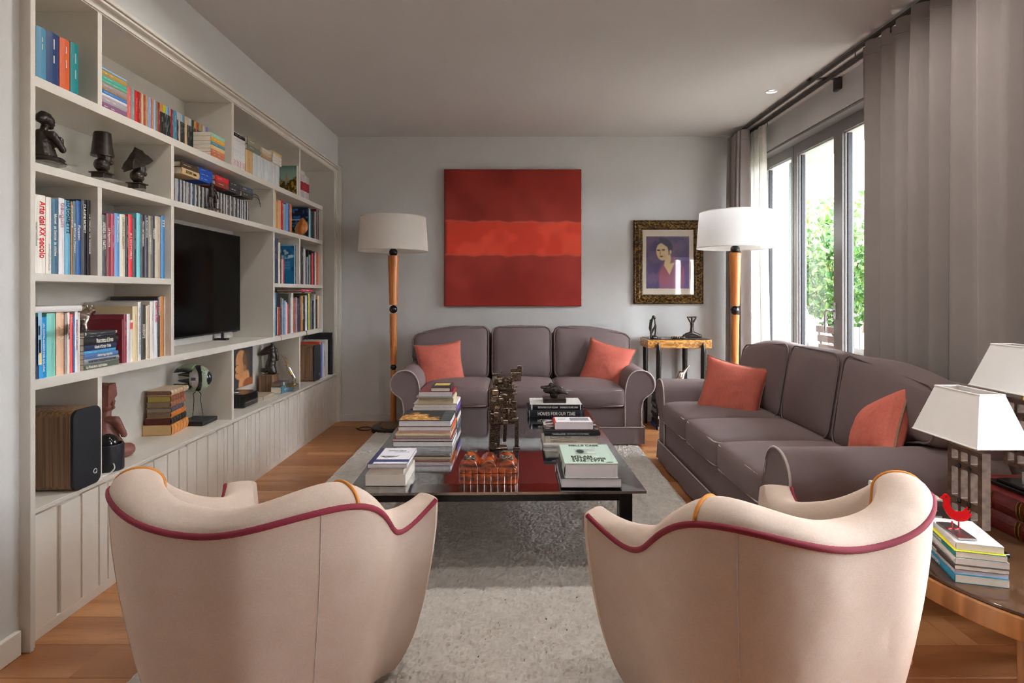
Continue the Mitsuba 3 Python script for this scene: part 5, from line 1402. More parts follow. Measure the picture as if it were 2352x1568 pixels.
# ------------------------------------------------------------------ coffee table
TZ, TA = .41, math.radians(1.3)
TC = np.array([-.088, 3.205])
def ct(m, smooth=False): return xf(m, (TC[0], TC[1], 0), (0, 0, math.degrees(TA)))
k = thing('coffee_table', 'long low coffee table with a smoked mirror top and black legs on the rug', 'table')
w, l = 1.228 / 2, 1.718 / 2
bw = .085
add(k, ct(cbox(-w + bw, w - bw, -l + bw, l - bw, TZ - .016, TZ, .0006)), 'smoked_mirror', part='mirror_top')
for q_ in range(4):
    a, b_ = (w, l) if q_ % 2 == 0 else (l, w)
    z1, z2 = TZ, TZ - .007
    v = np.array([(-a, -b_, z2), (a, -b_, z2), (a - bw, -b_ + bw, z1), (-a + bw, -b_ + bw, z1), (-a, -b_, TZ - .018), (a, -b_, TZ - .018), (a - bw, -b_ + bw, TZ - .018), (-a + bw, -b_ + bw, TZ - .018)])
    f = np.array([(0, 1, 2, 3), (7, 6, 5, 4), (0, 4, 5, 1), (1, 5, 6, 2), (2, 6, 7, 3), (3, 7, 4, 0)])
    add(k, ct(xf((v, f), (0, 0, 0), (0, 0, 90 * q_))), 'dark_bevel', part='bevelled_border')
for x0, x1, y0, y1 in ((-w + .05, w - .05, -l + .045, -l + .075), (-w + .05, w - .05, l - .075, l - .045), (-w + .05, -w + .08, -l + .075, l - .075), (w - .08, w - .05, -l + .075, l - .075)):
    add(k, ct(cbox(x0, x1, y0, y1, TZ - .062, TZ - .018, .002)), 'black_lacquer', part='apron')
for sx in (-1, 1):
    for sy in (-1, 1):
        cx_, cy_ = sx * (w - .075), sy * (l - .072)
        add(k, ct(cbox(cx_ - .0275, cx_ + .0275, cy_ - .0275, cy_ + .0275, .022, TZ - .018, .003)), 'black_lacquer', part='leg')

# ------------------------------------------------------------------ floor lamps
def floor_lamp(label, x, y, shade_mat, group=None):
    k = thing('floor_lamp', label, 'floor lamp')
    L = lambda prof, mat, part, n=36: add(k, lathe(prof, n, x, y), mat, smooth=35, part=part)
    L([(.19, 0.001), (.192, .006), (.19, .034), (.184, .04), (.0, .04)], 'black_lacquer', 'base')
    L([(.115, .04), (.112, .052), (.09, .066), (.05, .078), (.03, .082)], 'walnut', 'base_cone')
    L([(.026, .08), (.027, .30), (.024, .535)], 'cherry', 'shaft')
    add(k, ball((x, y, .558), .0265, 3), 'black_lacquer', smooth=True, part='bead')
    L([(.027, .582), (.029, .75), (.034, 1.035)], 'cherry', 'shaft')
    add(k, ball((x, y, 1.072), .036, 3), 'black_lacquer', smooth=True, part='bead')
    L([(.036, 1.110), (.041, 1.3), (.048, 1.545), (.046, 1.549)], 'cherry', 'shaft')
    add(k, ball((x, y, 1.578), .037, 3), 'black_lacquer', smooth=True, part='bead')
    add(k, tube([(x, y, 1.60), (x, y, 1.80)], .008, 10), 'brass', smooth=40, part='stem')
    add(k, join(*[tube([(x, y, 1.79), (x + .283 * math.cos(a), y + .283 * math.sin(a), 1.868)], .002, 5) for a in (.4, 2.5, 4.6)]), 'steel', part='shade_spider')
    add(k, ball((x, y, 1.70), .03, 2, (1, 1, 1.3)), 'matte', '#f4f2ee', smooth=True, part='bulb')
    n = 64
    a = np.linspace(0, 2 * np.pi, n + 1)
    G = np.array([[(x + r * math.cos(t), y + r * math.sin(t), z) for t in a] for r, z in ((.305, 1.588), (.2965, 1.735), (.284, 1.885))])
    add(k, grid_mesh(G), shade_mat, smooth=60, part='shade')
    for r, z in ((.3055, 1.589), (.2845, 1.884)):
        add(k, tube([(x + r * math.cos(t), y + r * math.sin(t), z) for t in a[:-1]], .0035, 6, closed=True), shade_mat, smooth=True, part='shade_rim')
    return k
floor_lamp('floor lamp with a cream drum shade on a beaded wooden stem, left corner', -1.068, 5.10, 'shade_cream')
floor_lamp('floor lamp with a white drum shade on a beaded wooden stem, beside the window', 1.835, 4.765, 'drum_white')
k = thing('lamp_cord', 'black cord and brass switch lying on the floor by the left floor lamp', 'cord')
add(k, tube(smooth_pts([(-1.27, 5.16, .004), (-1.33, 5.20, .005), (-1.40, 5.15, .005), (-1.345, 5.08, .005), (-1.30, 5.07, .006), (-1.27, 5.10, .005)], 40), .0035, 6), 'black_matte', smooth=True, part='cable')
add(k, ball((-1.395, 5.14, .012), .012, 2, (1.6, 1, .9)), 'brass', smooth=True, part='switch')

# ------------------------------------------------------------------ pictures on the back wall
k = thing('painting', 'large square canvas in reds with one bright red band, above the back sofa', 'painting')
x0, x1, z0, z1 = -.655, .637, 1.092, 2.380
add(k, cbox(x0, x1, YB - .045, YB - .003, z0, z1, .002), 'matte', '#5a1410', part='canvas')
def redpaint(u, v):
    c = lin('#8f241a') * np.ones(u.shape + (1,))
    c = blend(c, '#a5352a', np.clip((n2(u, v, 3.2) - .35) * 2.2, 0, .8)); c = blend(c, '#7c170f', np.clip((n2(u, v, 2.2, 5) - .5) * 3, 0, .7))
    wob = .004 * np.sin(u * 23) + .003 * np.sin(u * 51)
    band = np.clip((v - .375 - wob) / .012, 0, 1) * np.clip((.62 - .012 * u + wob - v) / .012, 0, 1) * np.clip((u - .012) / .01, 0, 1)
    c = blend(c * .9, '#c0321e', band); c = blend(c, '#d94a30', band * np.clip((n2(u, v, 5, 9) - .5) * 4, 0, .6))
    edge = np.exp(-((v - .375 - wob) / .007) ** 2) + np.exp(-((v - .62 + .012 * u - wob) / .007) ** 2)
    c = blend(c, '#d8563a', np.clip(edge * .7, 0, 1))
    return blend(c, '#5e0f0a', np.clip((.02 - u) / .02, 0, 1) * .8)
print_plate(k, (x0 + .002, YB - .0452, z0 + .002), (1, 0, 0), (0, 0, 1), x1 - x0 - .004, z1 - z0 - .004, redpaint, 110, 140, mat='satin', part='painted_face')

k = thing('framed_print', 'print of a seated woman in an ornate dark gilt frame, left of the window lamp', 'picture')
x0, x1, z0, z1 = 1.131, 1.79, 1.113, 1.903
def frame_piece(xa, xb, za, zb, inner):
    pass
prof = [(0, 0), (.0, .030), (.010, .038), (.016, .030), (.022, .030), (.045, .044), (.066, .030), (.074, .034), (.082, .026), (.090, .012), (.090, 0)]
def mitre(p0, p1, inn):
    """moulding from corner p0 to p1 (x, z), inn: unit direction to the inside"""
    p0, p1, inn = map(np.asarray, (p0, p1, inn))
    t = (p1 - p0) / np.linalg.norm(p1 - p0)
    n = 40
    L = np.linalg.norm(p1 - p0)
    G = np.zeros((n, len(prof), 3))
    for i, s in enumerate(np.linspace(0, 1, n)):
        for j, (o, h) in enumerate(prof):
            a, b_ = p0 + t * o + inn * o, p1 - t * o + inn * o
            q_ = a + (b_ - a) * s
            orn = .007 * (meshkit.noise(np.array([q_[0] * 75, q_[1] * 75, j])) - .5) if j in (4, 5, 6) else 0
            G[i, j] = (q_[0], YB - .004 - h - orn, q_[1])
    return grid_mesh(G)
for p0, p1, inn in (((x0, z0), (x1, z0), (0, 1)), ((x1, z0), (x1, z1), (-1, 0)), ((x1, z1), (x0, z1), (0, -1)), ((x0, z1), (x0, z0), (1, 0))):
    add(k, mitre(p0, p1, inn), 'gilt_frame', smooth=40, part='frame_moulding')
add(k, box(x0 + .06, x1 - .06, YB - .016, YB - .012, z0 + .06, z1 - .06), 'matte', '#d6cdbd', part='mount')
def woman(u, v):
    c = lin('#4f4468') * np.ones(u.shape + (1,))
    c = blend(c, '#6a5670', np.clip((n2(u, v, 5) - .4) * 3, 0, .8)); c = blend(c, '#6a5a88', ((u > .82) & (v < .56)).astype(float) * .8); c = blend(c, '#75668f', ((u > .63) & (v > .54) & (v < .6)).astype(float))
    c = blend(c, '#8d5a74', ell(u, v, .60, .18, .30, .42, .12, -.1)); c = blend(c, '#9a5a60', ell(u, v, .42, .26, .13, .16, .6) * .7)
    sk = '#cbb68c'
    c = blend(c, sk, ell(u, v, .50, .53, .065, .13, .25, -.35)); c = blend(c, sk, np.clip((.62 * (v - .25) - np.abs(u - .53 + .1 * (v - .4))) / .02, 0, 1) * np.clip((.49 + .02 * np.cos(u * 9) - v) / .03, 0, 1)); c = blend(c, '#3a3350', ell(u, v, .45, .83, .175, .115, .2, -.4))
    c = blend(c, sk, ell(u, v, .375, .705, .14, .165, .14, .25)); c = blend(c, '#b39a70', ell(u, v, .40, .60, .10, .05, .8) * .5); c = blend(c, sk, ell(u, v, .565, .70, .022, .04, .3)); c = blend(c, '#3a3350', ell(u, v, .45, .885, .17, .06, .3, -.5))
    for ex, ey in ((.29, .735), (.40, .74)): c = blend(c, '#4a3f40', ell(u, v, ex, ey, .042, .016, .3))
    c = blend(c, '#7a4a42', ell(u, v, .355, .615, .04, .013, .3)); c = blend(c, '#a8906a', ell(u, v, .325, .68, .014, .05, .4))
    return c
mw, mh = .66 * .615, .79 * .625
print_plate(k, ((x0 + x1) / 2 - mw / 2 - .004, YB - .0162, z0 + .145), (1, 0, 0), (0, 0, 1), mw, mh, woman, 90, 110, part='printed_image')
G = np.array([[[x0 + .08, YB - .022, z0 + .08], [x1 - .08, YB - .022, z0 + .08]], [[x0 + .08, YB - .022, z1 - .08], [x1 - .08, YB - .022, z1 - .08]]])
add(k, grid_mesh(G), 'glass_pane', part='glass')

# ------------------------------------------------------------------ console table under the print
k = thing('console_table', 'small burl wood console with dark horn-shaped legs under the framed print', 'console')
cx0, cx1, cy0, cy1, cz = 1.186, 1.758, 5.095, 5.40, .806
add(k, cbox(cx0, cx1, cy0, cy1, cz - .08, cz - .004, .003), 'burl', part='top')
add(k, cbox(cx0 + .012, cx1 - .012, cy0 + .012, cy1 - .012, cz - .004, cz, .001), 'black_lacquer', part='top_inlay')
for x in (cx0 + .092, cx1 - .085):
    add(k, tube([(x, cy0 - .018, cz - .025), (x, cy0 - .018, cz - .06), (x + .004, cy0 - .016, cz - .12), (x + .006, cy0 + .0, .40), (x + .004, cy0 + .02, .002)], [.002, .016, .023, .022, .013], 16), 'ebony', smooth=True, part='leg')
for x in (cx0 + .045, cx1 - .16):
    add(k, tube([(x, cy1 - .03, cz - .08), (x, cy1 - .03, .40), (x + .004, cy1 - .03, .002)], [.024, .022, .013], 16), 'ebony', smooth=True, part='leg')
k = thing('figurine', 'slender dark wood thinker figure at the left end of the console', 'sculpture')
b = np.array([1.262, 5.20, cz])
bones = [(qb(0, 0, .006), .022, qb(.02, 0, .006), .02), (qb(-.022, 0, .0), .008, qb(-.018, 0, .12), .008), (qb(-.018, 0, .12), .008, qb(-.012, 0, .17), .011), (qb(-.012, 0, .17), .011, qb(.004, 0, .19), .008), (qb(.002, 0, .195), .013, qb(.014, -.002, .185), .011), (qb(-.026, 0, .165), .006, qb(-.034, 0, .09), .006), (qb(-.034, 0, .09), .006, qb(-.02, 0, .05), .006),
         (qb(-.016, 0, .05), .009, qb(.022, 0, .12), .008), (qb(.022, 0, .12), .008, qb(.02, 0, .06), .007), (qb(.02, 0, .06), .007, qb(.014, 0, .0), .007), (qb(.02, 0, .12), .006, qb(.012, 0, .175), .006)]
v, f = organic(bones, .005, 4)
v[:, 2] = np.maximum(v[:, 2], cz + .0005)
add(k, (v, f), 'ebony', smooth=True, part='body')
k = thing('figurine', 'dark bronze abstract cross-legged figure with raised arms at the right end of the console', 'sculpture')
b = np.array([1.615, 5.21, cz])
bones = [(qb(-.07, 0, .02), .016, qb(.075, 0, .02), .016), (qb(-.05, 0, .03), .018, qb(0, 0, .045), .022), (qb(.05, 0, .03), .018, qb(0, 0, .045), .022), (qb(0, 0, .045), .02, qb(0, 0, .10), .014), (qb(0, 0, .10), .014, qb(0, 0, .135), .017), (qb(-.008, 0, .135), .008, qb(-.038, 0, .19), .007), (qb(.008, 0, .135), .008, qb(.038, 0, .19), .007),
         (qb(-.038, 0, .19), .006, qb(.038, 0, .192), .006), (qb(0, 0, .15), .008, qb(0, 0, .185), .010)]
v, f = organic(bones, .006, 4)
v[:, 2] = np.maximum(v[:, 2], cz + .0005)
add(k, (v, f), 'bronze', smooth=True, part='body')
k = thing('bead_string', 'string of dark wooden beads lying on the console between the two figures', 'beads')
rr = random.Random(4)
for i in range(16):
    a = i / 16 * 2 * math.pi
    add(k, ball((1.475 + .055 * math.cos(a), 5.16 + .03 * math.sin(a), cz + .0105), .0105, 1), 'satin', rr.choice(('#3a2a20', '#5a4636', '#2a201a', '#7a6450')), smooth=True, part='bead')

# things under the console
zz = 0.001
for i, (t, c, cn) in enumerate([(.035, '#3a4a8a', 'violet blue'), (.03, '#26262a', 'black'), (.036, '#5a3a44', 'plum'), (.028, '#2e2c30', 'charcoal'), (.032, '#8a8a90', 'grey'), (.03, '#3a3836', 'dark grey'), (.026, '#6a6a70', 'slate'), (.03, '#2c2c30', 'black'), (.026, '#57565c', 'mid grey'), (.03, '#302e2e', 'dark brown'), (.028, '#4a484c', 'dark'), (.03, '#2a2a2c', 'black')]):
    book(f'{cn} book, {ORD[i]} from the floor in the stack under the console', (1.275 + .006 * (i % 3), 5.085 + .26, zz), ((1, 0, 0), (0, 0, 1), (0, -1, 0)), t - .0006, .26, .36, c, dash=False, group='books stacked under the console', hard=i % 2 == 0)
    zz += t
k = thing('figurine', 'silvery abstract bird sculpture standing on the book stack under the console', 'sculpture')
b = np.array([1.50, 5.20, zz])
bones = [(qb(-.07, 0, .02), .02, qb(.02, 0, .03), .03), (qb(.0, 0, .04), .034, qb(.03, 0, .12), .022), (qb(.0, 0, .10), .026, qb(.01, 0, .125), .024), (qb(.03, 0, .12), .022, qb(.085, 0, .195), .006), (qb(-.06, 0, .03), .016, qb(0, 0, .09), .022)]
v, f = organic(bones, .008, 5)
v[:, 2] = np.maximum(v[:, 2], zz + .0005)
add(k, (v, f), 'silver', smooth=True, part='body')
# ------------------------------------------------------------------ books and objects on the coffee table
CF = ((0, 1, 0), (0, 0, 1), (1, 0, 0))           # lying, spine to the camera, reading left to right
CR = ((0, -1, 0), (0, 0, 1), (-1, 0, 0))         # lying, spine to the back, fore edge to the camera
CL = ((1, 0, 0), (0, 0, 1), (0, -1, 0))          # spine to the left, head edge to the camera
CX = ((-1, 0, 0), (0, 0, 1), (0, 1, 0))          # spine to the right, head edge to the camera
def lie(label, x0, x1, y0, y1, z, t, col, spine='front', group=None, **op):
    """a lying book filling the rectangle; spine: front, back, left or right"""
    if spine == 'front': o, ax, h, d = (x0, y0, z), CF, x1 - x0, y1 - y0
    elif spine == 'back': o, ax, h, d = (x1, y1, z), CR, x1 - x0, y1 - y0
    elif spine == 'left': o, ax, h, d = (x0, y1, z), CL, y1 - y0, x1 - x0
    else: o, ax, h, d = (x1, y0, z), CX, y1 - y0, x1 - x0
    op.setdefault('reverse', spine != 'back')
    return book(label, o, ax, t - .0004, h, d, col, group=group, **op)
def cover_text(k, x0, x1, y0, y1, z, items):
    """lettering on the cover: (text, u, v, width fraction, height fraction, colour); v from the front edge"""
    for s, u, v, wf, hf, col in items:
        add(k, place(text(s, hf * (y1 - y0), wf * (x1 - x0), bold=True), (x0 + u * (x1 - x0), y0 + v * (y1 - y0), z), (1, 0, 0), (0, 1, 0)), 'matte', col, part='cover_title')
Z0 = TZ + .0004
g = 'books in the near left pile on the coffee table'
z = Z0
lie('very thick paperback at the bottom of the near left pile on the coffee table', -.620, -.452, 2.40, 2.63, z, .047, '#c9c4bb', 'back', g, hard=False, pages='#d8d0c4', dash=False); z += .047
lie('cream paperback in the middle of the near left pile on the coffee table', -.605, -.462, 2.41, 2.62, z, .020, '#d8cbb2', 'back', g, hard=False, pages='#d2c8bb', dash=False); z += .020
lie('thin pink-edged booklet in the near left pile on the coffee table', -.598, -.468, 2.405, 2.60, z, .007, '#d9c0b8', 'back', g, hard=False, dash=False); z += .007
k = lie('white book with a navy band and navy spine on top of the near left pile', -.614, -.446, 2.40, 2.645, z, .018, '#2c3052', 'left', g, hard=False, pages='#dcd9dc', dash=False); z += .018
add(k, box(-.590, -.447, 2.401, 2.643, z, z + .0007), 'matte', '#dcdbe2', part='cover_sheet')
add(k, box(-.590, -.447, 2.425, 2.462, z + .0007, z + .0011), 'matte', '#3a3f66', part='cover_band')
cover_text(k, -.590, -.447, 2.40, 2.645, z + .0008, [('GAETANO PESCE', .45, .80, .55, .05, '#6a6a74'), ('architettura', .62, .72, .45, .04, '#8a8a94')])
add(k, place(join(*[xf(box(-.02, .02, -.0025, .0025, 0, .0004), (.012 * i - .02, .006 * (i % 3), 0), (0, 0, 20 * (i - 2))) for i in range(5)]), (-.545, 2.50, z + .0008), (1, 0, 0), (0, 1, 0)), 'matte', '#2c2c34', part='cover_drawing')

g = 'books in the middle left pile on the coffee table'
z = Z0
for lab, x0, x1, y0, y1, t, c, sp, pg in [
    ('wide black book at the bottom of the middle left pile', -.632, -.322, 3.012, 3.27, .026, '#2a2c30', 'back', '#dcdcdc'),
    ('book with a red and grey edge, second from the bottom of the middle left pile', -.635, -.325, 3.02, 3.28, .012, '#8a2a24', 'back', '#b8b8b4'),
    ('book with a speckled black and white cover in the middle left pile', -.622, -.335, 3.03, 3.27, .018, '#3a3630', 'back', '#c9cccc'),
    ('thin tan magazine in the middle left pile', -.622, -.330, 3.02, 3.27, .010, '#c9a86a', 'back', '#d8c8a8'),
    ('pink-covered book in the middle left pile', -.606, -.335, 3.03, 3.25, .016, '#d9a898', 'back', '#dccfc8'),
    ('orange-spined book in the middle left pile', -.606, -.322, 3.02, 3.26, .020, '#d8602c', 'right', '#d6d2d4')]:
    lie(lab, x0, x1, y0, y1, z, t, c, sp, g, pages=pg, dash=False, hard=False); z += t
k = lie('dark-covered book with a golden landscape on top of the middle left pile', -.606, -.330, 3.02, 3.27, z, .036, '#2c2a2a', 'back', g, pages='#dcdbe0', dash=False); z += .036
def dune(u, v):
    c = lin('#35322f') * np.ones(u.shape + (1,))
    m = np.clip((.62 - .9 * np.abs(u - .25) - v * .8 + .3 * (n2(u, v, 7) - .5)) * 9, 0, 1) * (u < .8)
    c = blend(c, '#a06a38', m * .9); c = blend(c, '#d0a060', m * np.clip((n2(u, v, 16, 2) - .5) * 7, 0, 1))
    return blend(c, '#565a5c', ((u > .8) & (np.mod(v * 6, 1) < .7)).astype(float) * .8)
print_plate(k, (-.604, 3.022, z), (1, 0, 0), (0, 1, 0), .272, .246, dune, 60, 50, part='cover_picture')

g = 'books in the far left pile on the coffee table'
z = Z0
for i, (lab, x0, x1, y0, y1, t, c, sp, pg) in enumerate([
    ('grey book at the bottom of the far left pile', -.60, -.33, 3.36, 3.60, .04, '#5a5c60', 'right', '#d8d4cc'),
    ('white book, second from the bottom of the far left pile', -.60, -.33, 3.36, 3.60, .035, '#dcdad8', 'right', '#d8d4cc'),
    ('black book, third from the bottom of the far left pile', -.595, -.33, 3.36, 3.59, .03, '#2a2a30', 'right', '#d8d4cc'),
    ('violet book in the middle of the far left pile', -.59, -.33, 3.36, 3.58, .034, '#5c4690', 'right', '#e4e2e0'),
    ('white-spined book above the violet one in the far left pile', -.585, -.332, 3.36, 3.59, .022, '#e4e2e0', 'right', '#dcd6c8'),
    ('thick straw-coloured book in the far left pile', -.555, -.352, 3.36, 3.57, .032, '#b9aa86', 'right', '#cfc0a0'),
    ('thin grey booklet in the far left pile', -.57, -.36, 3.35, 3.56, .008, '#8f9694', 'right', '#c8c8c4'),
    ('dark red book near the top of the far left pile', -.555, -.355, 3.36, 3.585, .026, '#7a2630', 'right', '#d8d6dc')]):
    lie(lab, x0, x1, y0, y1, z, t, c, sp, g, pages=pg, dash=False, hard=i % 2 == 0); z += t
k = lie('small black book with a golden picture on top of the far left pile', -.487, -.37, 3.37, 3.55, z, .026, '#2a2624', 'right', g, pages='#e0d8d0', dash=False); z += .026
add(k, box(-.475, -.385, 3.44, 3.52, z, z + .0006), 'matte', '#b8a060', part='cover_picture')

g = 'books in the far right pile on the coffee table'
z = Z0
lie('thick black book lettered "HOMES FOR OUR TIME" in the far right pile', .09, .458, 3.73, 3.98, z, .046, '#1a1f28', 'front', g, title=[('HOMES FOR OUR TIME', .51, .66, .45)], bulge=.1, bands=((.03, .036, '#c9ccd0'), (.93, .965, '#3a4048'))); z += .046
k = lie('black-spined book lettered "ENTRYWAYS OF MILAN" in the far right pile', .105, .447, 3.735, 3.975, z, .034, '#15181d', 'front', g, title=[('ENTRYWAYS OF MILAN', .34, .37, .32), ('INGRESSI DI MILANO', .74, .34, .32)], bulge=.1, bands=((.02, .05, '#b9bcc0'), (.95, .975, '#b9bcc0'))); z += .034
add(k, box(.107, .445, 3.737, 3.973, z, z + .0008), 'matte', '#d8d8d6', part='cover_sheet')
ZB = z + .001
k = thing('bird_sculpture', 'dark bronze bird-like form on a square base, on the far right book pile', 'sculpture')
add(k, cbox(.195, .345, 3.78, 3.90, ZB, ZB + .028, .002), 'bronze', part='base')
b = np.array([.27, 3.84, ZB + .028])
bones = [(qb(-.06, 0, .045), .014, qb(0, 0, .05), .036), (qb(0, 0, .05), .036, qb(.075, 0, .04), .010), (qb(-.03, 0, .06), .02, qb(-.085, -.01, .07), .008), (qb(0, 0, .02), .03, qb(.01, 0, .0), .024), (qb(-.02, 0, .08), .018, qb(.05, .01, .065), .010), (qb(.03, -.02, .05), .018, qb(.08, -.02, .03), .008)]
v, f = organic(bones, .007, 3, .006, 28, 3)
v[:, 2] = np.maximum(v[:, 2], ZB + .027)
add(k, (v, f), 'bronze', smooth=True, part='form')

g = 'books in the middle right pile on the coffee table'
z = Z0
for lab, x0, x1, y0, y1, t, c, ti, tc in [
    ('white book at the bottom of the middle right pile', .155, .44, 3.005, 3.22, .020, '#d9d6d2', [('ARCHITETTURE', .5, .4, .3)], '#a8a49c'),
    ('cream book lettered "NOVECENTO MILANESE" in the middle right pile', .165, .44, 3.01, 3.22, .019, '#d6cfbd', [('NOVECENTO MILANESE', .35, .5, .42)], '#8a7c5c'),
    ('pale book above the cream one in the middle right pile', .165, .435, 3.01, 3.21, .021, '#d2cfc8', [('MODIGLIANI', .3, .4, .36)], '#a49c8c'),
    ('black book lettered "Tornabuoni Arte" in the middle right pile', .160, .452, 3.0, 3.24, .020, '#1c1e24', [('TornabuoniArte', .26, .24, .34), ('ARTE MODERNA E CONTEMPORANEA', .6, .4, .22)], '#e4e4e6')]:
    lie(lab, x0, x1, y0, y1, z, t, c, 'front', g, title=ti, tcol=tc, reverse=not ('NOVECENTO' in lab or 'pale book' in lab)); z += t
k = lie('book with a black and grey photographic cover in the middle right pile', .160, .447, 3.005, 3.235, z, .012, '#3a3436', 'front', g, dash=False); z += .012
print_plate(k, (.162, 3.007, z - .0003), (1, 0, 0), (0, 1, 0), .283, .226, lambda u, v: blend(blend(lin('#4a3c3e') * np.ones(u.shape + (1,)), '#c9c4c0', np.clip((n2(u, v, 9) - .5) * 9, 0, .8)), '#1c1a1c', np.clip((n2(u, v, 6, 4) - .5) * 9, 0, 1)), 40, 36, part='cover_picture')
k = lie('white paperback with a red spine on top of the middle right pile', .210, .415, 3.005, 3.14, z, .036, '#b83a34', 'left', g, hard=False, pages='#e4e2e6', dash=False); z += .036
add(k, box(.222, .414, 3.006, 3.138, z, z + .0008), 'matte', '#e2e2e6', part='cover_sheet')
add(k, box(.30, .40, 3.05, 3.12, z + .0008, z + .0012), 'matte', '#8a8890', part='cover_picture')
cover_text(k, .222, .414, 3.0, 3.14, z + .0008, [('MILANO', .18, .6, .2, .1, '#70707a')])

g = 'books in the near right pile on the coffee table'
z = Z0
lie('thick grey-black book at the bottom of the near right pile', .195, .447, 2.375, 2.66, z, .040, '#3c3e44', 'back', g, pages='#dad7dc', dash=False); z += .040
k = lie('very thick mint green book lettered "MILAN INTERIORS 1928-1978" on the near right pile', .205, .432, 2.372, 2.67, z, .062, '#bcd4c6', 'left', g, pages='#dedade', title=[('NELLE CASE', .5, .5, .4)], tcol='#4a5a54'); z += .062
cover_text(k, .212, .43, 2.375, 2.67, z, [('NELLE CASE', .50, .93, .62, .075, '#2c332f'), ('MILAN', .36, .33, .40, .085, '#2c332f'), ('INTERIORS', .49, .225, .66, .085, '#2c332f'), ('1928-1978', .46, .12, .60, .085, '#2c332f'), ('HOEPLI', .86, .05, .12, .03, '#5a625e')])
print_plate(k, (.272, 2.512, z + .0004), (1, 0, 0), (0, 1, 0), .088, .075, lambda u, v: blend(blend(lin('#9fb0a8') * np.ones(u.shape + (1,)), '#2c3230', ell(u, v, .25, .5, .2, .42, .3)), '#c8d0cc', ((u > .6) & (v < .5)).astype(float)), 24, 20, part='cover_picture')

# amber glass casket: fluted body, lid with three lying barrels and dark textured bosses
k = thing('glass_casket', 'amber glass casket with moulded columns on the front of the coffee table', 'box')
gx0, gx1, gy0, gy1 = -.235, .018, 2.42, 2.578
gw, gd = gx1 - gx0, gy1 - gy0
gcx, gcy = (gx0 + gx1) / 2, (gy0 + gy1) / 2
def fluted(z0, z1, h_in, n=300, amp=.007):
    per = rrect(gw - 2 * amp, gd - 2 * amp, .018, 8); per = np.vstack([per, per[:1]])
    dd = np.r_[0, np.cumsum(np.linalg.norm(np.diff(per, axis=0), axis=1))]
    s_ = np.linspace(0, dd[-1], n, endpoint=False)
    base = np.stack([np.interp(s_, dd, per[:, i]) for i in (0, 1)], 1)
    t_ = np.roll(base, -1, 0) - np.roll(base, 1, 0); t_ /= np.linalg.norm(t_, axis=1, keepdims=True)
    nr = np.stack([t_[:, 1], -t_[:, 0]], 1)
    rib = np.sqrt(np.clip(1 - (np.mod(s_ / .0285, 1) * 2 - 1) ** 2, 0, 1))
    cen = np.array([gcx, gcy])
    rings = [np.c_[cen + base + nr * (amp * rib * q_)[:, None], np.full(n, z)] for z, q_ in ((z0, .9), (z0 + .002, 1), (z1 - h_in, 1), (z1 - h_in * .4, .8), (z1, .2))]
    return loft(rings, np.r_[cen, z0], np.r_[cen, z1])
add(k, fluted(Z0, TZ + .044, .003), 'amber_glass', smooth=45, part='casket_body')
add(k, fluted(TZ + .0455, TZ + .070, .012), 'amber_glass', smooth=45, part='lid')
for i in range(3):
    x = gx0 + .047 + i * .0795
    pr = [(x + .038 * math.cos(a), TZ + .058 + (.042 + .006 * (i != 1)) * math.sin(a)) for a in np.linspace(0, math.pi, 20)]
    rings = []
    for y_, sc_ in ((gy0 + .006, .72), (gy0 + .012, .9), (gy0 + .022, 1), (gy0 + .06, 1.0), (gcy, .90), (gy1 - .06, 1.0), (gy1 - .02, 1), (gy1 - .008, .8)):
        rings.append([(x + (px_ - x) * (.9 + .1 * sc_), y_, TZ + .058 + (pz_ - TZ - .058) * sc_) for px_, pz_ in pr])
    add(k, loft(rings, np.array([x, gy0 + .006, TZ + .066]), np.array([x, gy1 - .008, TZ + .066])), 'amber_glass', smooth=60, part='barrel')
for i in (0, 2):
    x = gx0 + .047 + i * .0795
    for y_ in (gy0 + .03, gy1 - .03):
        m = rbox(.05, .034, .016, .008, 10)
        m = (m[0] + (meshkit.noise(m[0] * 260 + i)[:, None] - .5) * .005, m[1])
        add(k, xf(m, (x, y_, TZ + .101), (12 if y_ < gcy else -12, 0, 0)), 'brutal_metal', smooth=False, part='rough_boss')

# brutalist metal sculpture
k = thing('metal_sculpture', 'tall brutalist sculpture of welded bronze plates in the middle of the coffee table', 'sculpture')
rr = random.Random(11)
bx_, by_ = -.045, 2.99
def plate(cx_, cy_, cz_, w_, d_, h_, rx=0, ry=0, rz=0, part='plate'):
    m = cbox(-w_ / 2, w_ / 2, -d_ / 2, d_ / 2, -h_ / 2, h_ / 2, min(.003, d_ / 3, w_ / 3, h_ / 3))
    add(k, xf(m, (bx_ + cx_, by_ + cy_, cz_), (rx, ry, rz)), 'pale_bronze' if part == 'plate' and rr.random() < .35 else 'brutal_metal', part=part)
plate(-.055, .01, TZ + .075, .055, .05, .15, 0, 2, 6, 'leg'); plate(.06, .0, TZ + .08, .020, .022, .16, 0, 0, 4, 'leg'); plate(.0, .015, TZ + .09, .018, .02, .12, 0, 3, 0, 'leg')
plate(-.03, .0, TZ + .0045, .08, .06, .008, 0, 0, 8, 'foot'); plate(.06, .0, TZ + .003, .035, .035, .005, 0, 0, 0, 'foot')
add(k, xf(lathe([(.018, -.003), (.02, 0), (.018, .003)], 20), (bx_ - .06, by_ - .045, TZ + .022), (90, 0, 10)), 'brutal_metal', smooth=40, part='disc')
plate(-.012, 0, TZ + .215, .12, .055, .17, 0, 0, 0, 'core'); plate(-.005, .0, TZ + .335, .085, .05, .06, 0, 0, 0, 'core')
